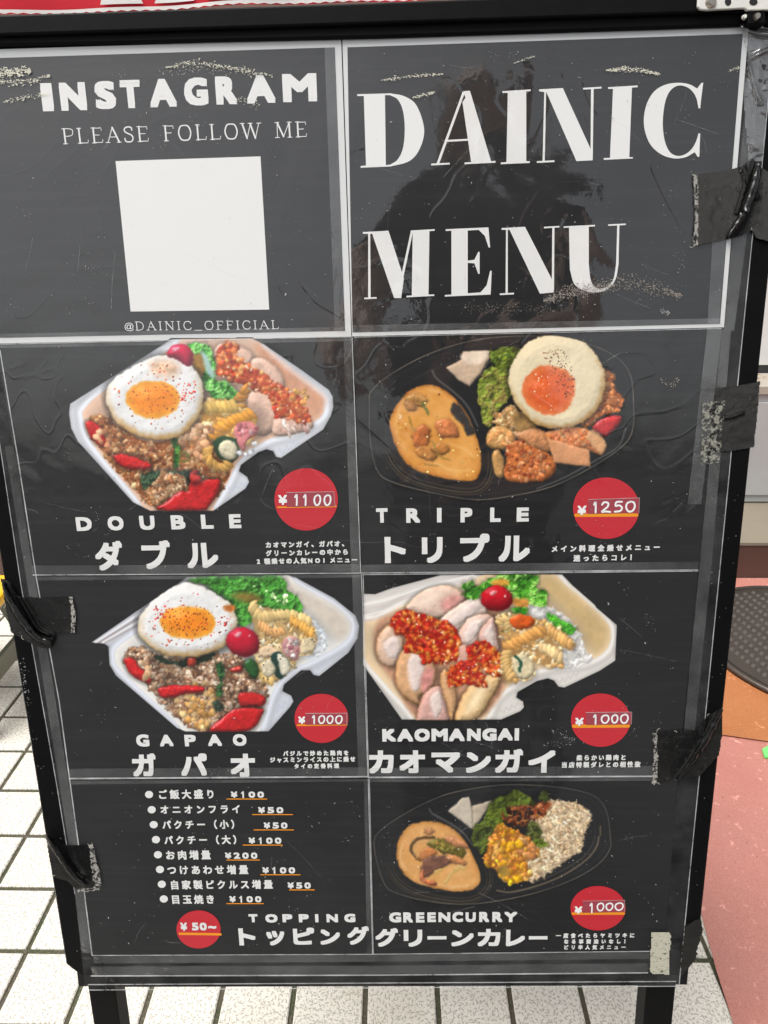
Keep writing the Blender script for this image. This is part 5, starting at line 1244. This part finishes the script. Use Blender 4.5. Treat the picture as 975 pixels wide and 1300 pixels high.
tape([(57, 1058), (70, 1066), (85, 1073), (114, 1073), (119, 1100), (120, 1126), (98, 1130), (86, 1119), (67, 1113), (61, 1080)], [([(60, 1062), (74, 1084), (90, 1108), (106, 1122)], 4.0, 8), ([(86, 1074), (92, 1092), (106, 1112)], 3, 2)], 'black tape rolled into a shiny tube, lower piece on the left rail', 22, fr=[(113, 1073), (118, 1073), (129, 1124), (126, 1130), (100, 1133), (98, 1129), (119, 1126)])
tape([(883, 222), (915, 217), (941, 212), (956, 201), (968, 214), (982, 222), (982, 308), (960, 302), (955, 292), (940, 300), (923, 304), (883, 312)], [([(964, 208), (957, 238), (944, 272), (926, 300)], 2.4, 6.5), ([(944, 214), (952, 236), (960, 250)], 4, 2.2), ([(958, 204), (950, 226), (936, 270)], 2.5, 1.5)], 'large square piece of black tape near the upper right corner, creased beside the rail', 23, fr=[(880, 222), (886, 221), (887, 266), (886, 311), (880, 313), (882, 266)])
tape([(891, 494), (936, 490), (965, 484), (961, 530), (957, 568), (929, 572), (892, 575)], [([(900, 520), (922, 530), (942, 524)], 2.5, 1.2)], 'flat black tape wrapped round the right rail beside a pale glue patch', 24, h=2.3)
tape([(831, 931), (856, 928), (883, 927), (898, 909), (917, 898), (917, 930), (913, 958), (889, 985), (860, 989), (831, 994)], [([(916, 900), (902, 926), (884, 956), (862, 988)], 2.6, 6), ([(882, 928), (886, 948), (880, 966)], 3, 2.2), ([(896, 912), (892, 934)], 2.4, 1.5)], 'black tape with a raised diagonal crease, on the right rail beside chicken sheet', 25, fr=[(829, 930), (834, 930), (835, 960), (834, 994), (828, 998), (830, 960)])
tape([(869, 1176), (890, 1165), (892, 1182), (886, 1200), (884, 1217), (873, 1229), (864, 1240), (866, 1205)], [], 'fuzzy edged black tape at the bottom of the right rail', 26, h=2.4, fray=1.6)
for pts, m, lab in (([(893, 510), (920, 509), (916, 550), (912, 589), (890, 589), (891, 550)], M['residue_thin'], 'thin scraped patch of grey glue residue beside the flat tape'), ([(827, 1184), (852, 1183), (850, 1210), (849, 1237), (825, 1236), (826, 1210)], M['residue'], 'thick cream patch of glue residue near the bottom right film corner')):
    o = relief('glue_residue', pts, 3.6, [], m, None, 1.2, 1.4, .0001, 31); tag(o, lab, 'glue residue')
# ---------------------------------------------------------------- ground
def tile_mat():
    """Cream non-slip paving: short dark pores lying every way."""
    m, t, b = new_mat('paving_tile'); pos = geo(t)
    def dashes(scale, asp, r, off):
        mp = node(t, "Mapping"); mp.inputs["Location"].default_value = off; mp.inputs["Scale"].default_value = (scale, scale, 0); t.links.new(pos, mp.inputs[0])
        vo = node(t, "TexVoronoi", Scale=1.0, Randomness=.95); vo.voronoi_dimensions = '2D'; t.links.new(mp.outputs[0], vo.inputs["Vector"])
        sub = node(t, "VectorMath", _operation='SUBTRACT'); t.links.new(mp.outputs[0], sub.inputs[0]); t.links.new(vo.outputs["Position"], sub.inputs[1])
        wn = node(t, "TexWhiteNoise"); wn.noise_dimensions = '2D'; t.links.new(vo.outputs["Position"], wn.inputs["Vector"])
        an = node(t, "Math", _operation='MULTIPLY'); t.links.new(wn.outputs["Value"], an.inputs[0]); an.inputs[1].default_value = 6.283
        ro = node(t, "VectorRotate"); ro.rotation_type = 'Z_AXIS'; t.links.new(sub.outputs[0], ro.inputs["Vector"]); t.links.new(an.outputs[0], ro.inputs["Angle"])
        sc = node(t, "VectorMath", _operation='MULTIPLY'); t.links.new(ro.outputs[0], sc.inputs[0]); sc.inputs[1].default_value = (1, asp, 0)
        le = node(t, "VectorMath", _operation='LENGTH'); t.links.new(sc.outputs[0], le.inputs[0])
        w = node(t, "Math", _operation='ADD'); t.links.new(le.outputs["Value"], w.inputs[0])
        nn = node(t, "Math", _operation='MULTIPLY_ADD'); t.links.new(noise(t, pos, 700, 2), nn.inputs[0]); nn.inputs[1].default_value = .3; nn.inputs[2].default_value = -.15
        t.links.new(nn.outputs[0], w.inputs[1])
        return ramp(t, w.outputs[0], r*.75, r*1.15, (1, 1, 1, 1), (0, 0, 0, 1)).outputs[0]
    d1 = dashes(150, 3.0, .42, (0, 0, 0)); d2 = dashes(190, 2.4, .26, (3.3, 1.7, 0))
    mx = node(t, "Math", _operation='MAXIMUM'); t.links.new(d1, mx.inputs[0]); t.links.new(d2, mx.inputs[1])
    base = mixc(t, ramp(t, noise(t, pos, 9, 5), .3, .75).outputs[0], (.76, .73, .65), (.82, .80, .73))
    base = mixc(t, ramp(t, noise(t, pos, 2.6, 6, .65), .50, .72).outputs[0], base, (.60, .56, .47))
    base = mixc(t, ramp(t, noise(t, pos, 35, 5, .7), .62, .75).outputs[0], base, (.52, .48, .40))
    base = mixc(t, ramp(t, noise(t, pos, 900, 2), .45, .8).outputs[0], base, (.5, .46, .38))
    k = node(t, "Math", _operation='MULTIPLY'); t.links.new(mx.outputs[0], k.inputs[0]); k.inputs[1].default_value = .52
    t.links.new(mixc(t, k.outputs[0], base, (.16, .145, .12)), b.inputs["Base Color"])
    inv = node(t, "Math", _operation='SUBTRACT'); inv.inputs[0].default_value = 1; t.links.new(mx.outputs[0], inv.inputs[1])
    t.links.new(bump(t, inv.outputs[0], .5, .0008), b.inputs["Normal"]); b.inputs["Roughness"].default_value = .65
    return m
M['tile'] = tile_mat()
M['grout'] = None
def grout_mat():
    m, t, b = new_mat('mossy_joint'); pos = geo(t)
    c = mixc(t, ramp(t, noise(t, pos, 14, 4), .42, .62).outputs[0], (.085, .075, .052), (.055, .066, .030))
    c = mixc(t, ramp(t, noise(t, pos, 260, 3), .52, .72).outputs[0], c, (.16, .145, .115)); t.links.new(c, b.inputs["Base Color"])
    b.inputs["Roughness"].default_value = .95; t.links.new(bump(t, noise(t, pos, 300, 3), .8, .003), b.inputs["Normal"]); return m
M['grout'] = grout_mat()
b = MB(); b.add([(-60, -60, -.004), (60, -60, -.004), (60, 60, -.004), (-60, 60, -.004)], [(0, 1, 2, 3)])
tag(b.build('ground', M['grout']), kind='structure')
T = .1001*CAM_H; ga = -.0131; GX = np.array([math.cos(ga), math.sin(ga)]); GY = np.array([-math.sin(ga), math.cos(ga)])
g0 = G(461, 1257)[:2]; gr = G(200, 1212)[:2]
oy = gr@GY; ox = g0@GX
b = MB(); gap = .0078; rt2 = np.random.default_rng(6)
for i in range(-26, 27):
    for j in range(-24, 16):
        c0 = GX*(ox+i*T)+GY*(oy+j*T); w2 = T-gap; dz = rt2.normal()*.0003
        if c0[1] < .05: continue
        lo = c0+GX*gap+GY*gap; pts = []
        for z, ins in ((-.004, 0), (-.0016+dz, 0), (0+dz, .0018)):
            for (u, v) in ((ins, ins), (w2-ins, ins), (w2-ins, w2-ins), (ins, w2-ins)):
                q = lo+GX*u+GY*v; pts.append((q[0], q[1], z))
        b.add(pts, [(8, 9, 10, 11)]+[(r+k, r+(k+1) % 4, r+4+(k+1) % 4, r+4+k) for r in (0, 4) for k in range(4)])
tag(b.build('paving', M['tile']), kind='structure')

M['dark_ground'] = simple('dark_ground', (.035, .035, .037), .9, vary=.4, scale=200, bmp=.5, bscale=400)
b = MB(); b.add([(-40, -50, .001), (40, -50, .001), (40, .03, .001), (-40, .03, .001)], [(0, 1, 2, 3)]); tag(b.build('unseen_ground', M['dark_ground']), kind='structure')  # unseen dark ground, added to darken the reflections in the lower sheets

def floor_paint(name, col, col2, rough=.4):
    m, t, b = new_mat(name); pos = geo(t)
    c = mixc(t, ramp(t, noise(t, pos, 6, 5, .6), .3, .72).outputs[0], col, col2)
    c = mixc(t, ramp(t, noise(t, pos, 420, 4, .7), .35, .7).outputs[0], tuple(x*.85 for x in col), c)
    c = mixc(t, ramp(t, noise(t, pos, 3, 6, .7), .5, .75).outputs[0], c, tuple(x*.80+.03 for x in col))
    c = mixc(t, ramp(t, noise(t, pos, 60, 5, .7), .60, .74).outputs[0], c, tuple(min(1, x*1.5+.08) for x in col2))
    c = mixc(t, ramp(t, noise(t, pos, 90, 3), .70, .78).outputs[0], c, tuple(x*.45 for x in col)); t.links.new(c, b.inputs["Base Color"])
    rr = node(t, "MapRange"); t.links.new(noise(t, pos, 12, 5), rr.inputs[0]); rr.inputs[3].default_value = rough-.22; rr.inputs[4].default_value = rough+.3
    t.links.new(rr.outputs[0], b.inputs["Roughness"])
    hh = node(t, "Math", _operation='MULTIPLY_ADD'); t.links.new(noise(t, pos, 25, 4), hh.inputs[0]); hh.inputs[1].default_value = 2; t.links.new(noise(t, pos, 240, 3), hh.inputs[2])
    t.links.new(bump(t, hh.outputs[0], .35, .004), b.inputs["Normal"]); return m
M['redfloor'] = floor_paint('red_floor_paint', (.50, .20, .16), (.60, .285, .24))
M['orangefloor'] = floor_paint('orange_floor_paint', (.42, .15, .05), (.50, .20, .075), .6)
a, c = G(935, 1300, .004), G(889, 1166, .004); dv = (c-a)/np.linalg.norm(c-a)
L = []
for k in range(24):
    tt = -1.2+k*.16; q = a+dv*tt; L.append((q[0]+.006*math.sin(k*2.3)+.004*math.sin(k*5.1), q[1]))
L = [q for q in L if .30 < q[1] < 1.86]; top = (L[-1][0]-.02, 1.885); L.append(top)
front = [(x, y, .004) for x, y in L]+[(4, 1.885, .004), (4, L[0][1], .004)]
b = MB(); b.add(front, [tuple(range(len(front)))])
tag(b.build('red_pavement', M['redfloor']), kind='structure')
o1, o2 = G(905, 931, .008), G(975, 941, .008)
sl_ = (o2[1]-o1[1])/(o2[0]-o1[0])
front = [(o1[0]-.02, o1[1]+.02*-sl_, .008), (o2[0], o2[1], .008), (o2[0]+.5, o2[1]+sl_*.5, .008), (o2[0]+.5, 1.56, .008), (o1[0]-.02, 1.58, .008)]
b = MB(); b.add(front, [tuple(range(5))]); tag(b.build('orange_pavement', M['orangefloor']), kind='structure')

# ---------------------------------------------------------------- building front behind the sign
def wall_mat(name, col, rough=.6, rust=0):
    m, t, b = new_mat(name); pos = geo(t)
    c = mixc(t, ramp(t, noise(t, pos, 5, 6), .3, .7).outputs[0], tuple(x*.86 for x in col), col)
    if rust: c = mixc(t, ramp(t, noise(t, pos, 22, 6, .65), .56, .66).outputs[0], c, (.25, .11, .045))
    t.links.new(c, b.inputs["Base Color"]); b.inputs["Roughness"].default_value = rough
    t.links.new(bump(t, noise(t, pos, 120, 4), .15, .002), b.inputs["Normal"]); return m
YF = 1.89
step = empty('stone_step', (0, YF, 0), 'low step with beige top and dark reddish brown riser behind the sign', 'step')
b = MB(); b.prism([(-4, YF, .0), (4, YF, .0), (4, YF, .118), (-4, YF, .118)], (0, .02, 0)); b.build('riser', wall_mat('brown_stone', (.10, .052, .040), .5), step)
b = MB(); b.prism([(-4, YF-.004, .1185), (4, YF-.004, .1185), (4, YF-.004, .128), (-4, YF-.004, .128)], (0, .5, 0)); b.build('tread', wall_mat('beige_stone', (.23, .20, .15), .7), step)
wall = empty('building_wall', (0, 2.40, 0), 'white painted shop front wall standing behind the step', 'wall')
b = MB(); b.prism([(-4, 2.39, .57), (4, 2.39, .57), (4, 2.39, 3.2), (-4, 2.39, 3.2)], (0, .1, 0)); b.build('wall_panel', wall_mat('white_wall', (.76, .76, .74)), wall)
b = MB(); b.prism([(-4, 2.395, .128), (4, 2.395, .128), (4, 2.395, .568), (-4, 2.395, .568)], (0, .1, 0)); b.build('wall_base', wall_mat('dark_gap', (.05, .05, .052)), wall)
cab = empty('metal_cabinet', (1.35, 2.2, .13), 'low grey metal cabinet with a rusty top edge standing on the step', 'cabinet')
x0c, x1c = .95, 2.2
b = MB(); b.prism([(x0c, 2.195, .131), (x1c, 2.195, .131), (x1c, 2.195, .515), (x0c, 2.195, .515)], (0, .17, 0)); b.build('cabinet_body', wall_mat('grey_metal', (.42, .43, .43), .4), cab, bevel=.004)
b = MB(); b.prism([(x0c-.01, 2.185, .516), (x1c+.01, 2.185, .516), (x1c+.01, 2.185, .545), (x0c-.01, 2.185, .545)], (0, .19, 0)); b.build('top_rim', wall_mat('rusty_rim', (.42, .38, .32), .6, 1), cab, bevel=.003)
b = MB(); b.prism([(x0c+.03, 2.188, .16), (x1c-.03, 2.188, .16), (x1c-.03, 2.188, .49), (x0c+.03, 2.188, .49)], (0, .006, 0)); b.build('cabinet_door', wall_mat('grey_metal_door', (.46, .47, .47), .4), cab, bevel=.002)

# red banner above
def cloth(name, pts_fn, nu, nv, mat, parent):
    q = np.array([pts_fn(u/nu, v/nv) for v in range(nv+1) for u in range(nu+1)])
    return obj(name, q, [(v*(nu+1)+u, v*(nu+1)+u+1, (v+1)*(nu+1)+u+1, (v+1)*(nu+1)+u) for v in range(nv) for u in range(nu)], mat, parent, True)
yb = 2.30
ban = empty('hanging_banner', V(230, 10, yb), 'red and white cloth banner hanging on the wall above the sign', 'banner')
e0, e1 = V(-260, 31, yb), V(960, -18, yb)
def bp(u, v, off=0):
    p = e0+(e1-e0)*u; return (p[0], yb+.012*math.sin(u*23)+.008*math.sin(u*51+v*2)-off, p[2]+v*.55)
M['redcloth'] = simple('red_cloth', srgb(205, 30, 48), .8, vary=.15, scale=8, bmp=.2, bscale=500)
M['whitecloth'] = simple('white_cloth', (.8, .78, .77), .8, bmp=.2, bscale=500)
cloth('banner_cloth', lambda u, v: bp(u, v), 90, 8, M['redcloth'], ban)
cloth('white_hem', lambda u, v: bp(u, .0+v*.018+(.006*(int(u*160) % 2) if v == 0 else 0), .004), 160, 1, M['whitecloth'], ban)
def bu(px): p = V(px, 10, yb); return (p[0]-e0[0])/(e1[0]-e0[0])
for x0_, x1_, x2_, x3_ in ((128, 182, 166, 140), (196, 248, 240, 214), (262, 300, 310, 276), (330, 375, 352, 322), (394, 470, 470, 402)):
    cloth('printed_shape', lambda u, v: bp((bu(x0_)*(1-u)+bu(x1_)*u)*(1-v)+(bu(x3_)*(1-u)+bu(x2_)*u)*v, .030+v*.12, .006), 8, 4, M['whitecloth'], ban)
b = MB(); b.tube([bp(0, 1.0), bp(1, 1.0)], .012); b.build('banner_rod', M['rail'], ban, True)
for u in (.02, .98):
    p = bp(u, 1.0); b = MB(); b.tube([p, (p[0], 2.392, p[2])], .008); b.build('rod_bracket', M['rail'], ban, True)

# ---------------------------------------------------------------- round studded cover on the ground
cov = empty('manhole_cover', (1.150, 1.51, .009), 'round dark brown studded cover lying on the painted ground right of sign', 'manhole cover')
M['iron'] = simple('worn_iron', (.075, .062, .052), .42, .5, vary=.35, scale=18, bmp=.3, bscale=160)
M['stud'] = simple('polished_stud', (.20, .18, .165), .3, .8, vary=.2, scale=60)
b = MB(); c = np.array([1.150, 1.51, .009]); b.cyl(c, (0, 0, 1), .285, .012, 72, .281); b.build('cover_plate', M['iron'], cov)
n = 72; t = np.arange(n)*2*math.pi/n; rr = []
for r_, z_ in ((.288, .009), (.300, .009), (.299, .021), (.288, .023)): rr.append(np.stack([1.150+r_*np.cos(t), 1.51+r_*np.sin(t), np.full(n, z_)], 1))
obj('cover_rim', np.vstack(rr), [(k*n+i, k*n+(i+1) % n, ((k+1) % 4)*n+(i+1) % n, ((k+1) % 4)*n+i) for k in range(4) for i in range(n)], M['iron'], cov, True)
b = MB(); ang = R(16)
for i in range(-9, 10):
    for j in range(-14, 15):
        u, v = i*.030, j*.0185; x = u*math.cos(ang)-v*math.sin(ang); y = u*math.sin(ang)+v*math.cos(ang)
        if x*x+y*y > .262**2: continue
        q = c+np.array([x, y, .012]); b.cyl(q, (0, 0, 1), .0068, .005, 8, .0042)
b.build('studs', M['stud'], cov)
M['green'] = simple('green_plastic', srgb(120, 232, 120), .5, vary=.12, scale=40)
for k, (pts, lab) in enumerate((([(930, 753), (945, 751), (952, 761), (944, 766), (930, 769)], 'bright green plastic scrap lying on pink ground behind the round cover'), ([(968, 950), (980, 944), (992, 950), (984, 962), (971, 960)], 'small green scrap on the red ground in front of the orange strip'))):
    q = G([p[0] for p in pts], [p[1] for p in pts], .012); b = MB(); b.prism(q, (0, 0, -.006)); tag(b.build('green_scrap', M['green'], None, bevel=.001), lab, 'plastic scrap', 'green plastic scraps on the ground')

# ---------------------------------------------------------------- folding step stool at the left
sx, sy = -1.03, 1.30
stool = empty('folding_stool', (sx, sy, 0), 'low folding stool with yellow top and grey green splayed legs', 'stool')
M['yellow'] = simple('yellow_plastic', srgb(236, 180, 20), .4, vary=.08, scale=30)
M['olive'] = simple('grey_green_plastic', srgb(112, 112, 96), .5, vary=.1, scale=30, bmp=.1)
b = MB(); b.box((sx, sy, .262), .33, .26, .026); b.build('seat', M['yellow'], stool, bevel=.008)
b = MB(); b.box((sx, sy, .2435), .31, .24, .010); b.build('seat_frame', M['olive'], stool, bevel=.002)
for s in (-1, 1):
    for s2_ in (-1, 1):
        a = np.array([sx+s*.115, sy+s2_*.095, .238]); e = np.array([sx+s*.150, sy+s2_*.150, .0])
        ax = e-a; b = MB(); q = [(a[0]-.020, a[1], a[2]), (a[0]+.020, a[1], a[2]), (e[0]+.022, e[1], .001), (e[0]-.022, e[1], .001)]
        b.prism(q, (0, .018, 0)); b.build('leg', M['olive'], stool, bevel=.003)
    b = MB(); b.box((sx+s*.135, sy, .10), .012, .225, .05); b.build('side_brace', M['olive'], stool, bevel=.002)

# ---------------------------------------------------------------- the photographer, whom the laminate mirrors
px_, py_ = .165, -.36
def skinned(name, pts, edges, rad, mat, parent, sub=2):
    o = obj(name, pts, [], mat, parent)
    o.data.clear_geometry(); o.data.from_pydata((np.asarray(pts)-ROOTLOC[o.name]).tolist(), edges, []); 
    m = o.modifiers.new("skin", 'SKIN'); m.use_smooth_shade = True
    for v, r in zip(o.data.skin_vertices[0].data, rad): v.radius = (r, r) if not hasattr(r, '__len__') else r
    o.data.skin_vertices[0].data[0].use_root = True
    s = o.modifiers.new("sub", 'SUBSURF'); s.levels = sub; s.render_levels = sub
    return o
per = empty('person', (px_, py_, 0), 'person in black t-shirt and dark trousers holding up a phone to photograph the menu', 'person')
M['skin'] = simple('skin', (.50, .34, .27), .5, vary=.08, scale=30)
M['shirt'] = simple('black_cotton', (.012, .012, .014), .9, vary=.3, scale=30, bmp=.3, bscale=60)
M['trouser'] = simple('dark_denim', (.016, .018, .026), .9, vary=.3, scale=40, bmp=.3, bscale=60)
M['hair'] = simple('black_hair', (.010, .008, .007), .5, bmp=.8, bscale=140)
M['shoe'] = simple('dark_shoe', (.03, .03, .03), .6)
X, Y = px_, py_
HL, HR = np.array([-.060, -.045, 1.075]), np.array([.100, -.045, 1.085])
body = [(X, Y, .90), (X, Y, 1.05), (X, Y+.01, 1.24), (X, Y, 1.40), (X, Y+.005, 1.48), (X, Y+.03, 1.54), (X, Y+.045, 1.61), (X, Y+.03, 1.69),
        (X-.17, Y, 1.40), (X-.25, Y+.12, 1.16), tuple(HL+[-.05, -.05, -.02]), tuple(HL+[-.02, -.01, -.005]),
        (X+.18, Y+.02, 1.41), (X+.155, Y+.19, 1.165), tuple(HR+[.05, -.04, .0]), tuple(HR+[.02, -.01, -.005]),
        (X-.09, Y, .84), (X-.10, Y+.01, .46), (X-.10, Y-.02, .09), (X-.11, Y+.10, .035), (X+.09, Y, .84), (X+.10, Y+.01, .46), (X+.10, Y-.02, .09), (X+.11, Y+.10, .035)]
edges = [(0, 1), (1, 2), (2, 3), (3, 4), (4, 5), (5, 6), (6, 7), (3, 8), (8, 9), (9, 10), (10, 11), (3, 12), (12, 13), (13, 14), (14, 15), (0, 16), (16, 17), (17, 18), (18, 19), (0, 20), (20, 21), (21, 22), (22, 23)]
rad = [.12, .115, .125, .11, .05, .058, .075, .068, .055, .040, .027, .026, .055, .040, .027, .026, .075, .055, .038, .034, .075, .055, .038, .034]
skinned('body', body, edges, rad, M['skin'], per)
skinned('shirt', [(X, Y, .88), (X, Y, 1.04), (X, Y+.01, 1.24), (X, Y, 1.41), (X-.17, Y, 1.405), (X-.215, Y+.06, 1.28), (X+.18, Y+.02, 1.415), (X+.172, Y+.085, 1.32), (X, Y+.005, 1.47)], [(0, 1), (1, 2), (2, 3), (3, 4), (4, 5), (3, 6), (6, 7), (3, 8)], [.155, .14, .15, .13, .078, .066, .078, .066, .07], M['shirt'], per)
skinned('trousers', [(X, Y, .92), (X-.09, Y, .82), (X-.10, Y+.01, .46), (X-.10, Y-.02, .07), (X+.09, Y, .82), (X+.10, Y+.01, .46), (X+.10, Y-.02, .07)], [(0, 1), (1, 2), (2, 3), (0, 4), (4, 5), (5, 6)], [.145, .095, .078, .065, .095, .078, .065], M['trouser'], per)
for s in (-1, 1): skinned('shoe', [(X+s*.10, Y-.04, .045), (X+s*.105, Y+.08, .04), (X+s*.115, Y+.18, .03)], [(0, 1), (1, 2)], [.045, .044, .032], M['shoe'], per)
skinned('hair', [(X, Y+.005, 1.70), (X, Y-.03, 1.62), (X, Y-.035, 1.53)], [(0, 1), (1, 2)], [.085, .082, .05], M['hair'], per)
for s in (-1, 1):
    b = MB(); b.cyl((X+s*.03, Y+.118, 1.618), (0, 1, 0), .010, .006, 10); b.build('eye', M['hair'], per)
skinned('nose', [(X, Y+.118, 1.610), (X, Y+.134, 1.587)], [(0, 1)], [.009, .013], M['skin'], per, 1)
b = MB(); b.box((X, Y+.113, 1.555), .045, .012, .008); b.build('mouth', simple('lips', (.36, .14, .12), .5), per, bevel=.003)
# fingers round the phone's edges
vw = CZ; up = -CY
pc = EYE-vw*.0135+np.array([.020, 0, 0])-up*.035
for hand, s in ((HL, -1), (HR, 1)):
    edge_x = pc[0]+s*.039
    for k in range(4):
        z0 = pc+up*(.030-.021*k); root_ = np.array([edge_x+s*.030, z0[1]-.035, z0[2]-.004]); mid = np.array([edge_x+s*.012, z0[1]-.008, z0[2]]); tip = np.array([edge_x-s*.004, z0[1]+.012, z0[2]+.001])
        wrist = hand+np.array([s*.02, -.01, -.005])
        skinned('finger', [wrist*.45+root_*.55, root_, mid, tip], [(0, 1), (1, 2), (2, 3)], [.011, .0095, .0085, .007], M['skin'], per, 1)
    th = pc-vw*.012+up*-.035
    skinned('thumb', [hand+np.array([0, -.01, -.02]), np.array([edge_x+s*.012, th[1]-.012, th[2]-.005]), np.array([edge_x-s*.012, th[1]-.006, th[2]+.012])], [(0, 1), (1, 2)], [.014, .011, .009], M['skin'], per, 1)
ph = empty('phone', pc, 'dark smartphone held up in both hands in front of the menu', 'phone')
b = MB(); b.box(pc, .074, .148, .008, np.array([CX, up, vw])); b.build('phone_body', simple('phone_shell', (.02, .02, .022), .3), ph, bevel=.003)
b = MB(); b.box(pc-vw*.0046, .068, .140, .0008, np.array([CX, up, vw])); b.build('screen', simple('phone_glass', (.01, .01, .012), .05), ph)
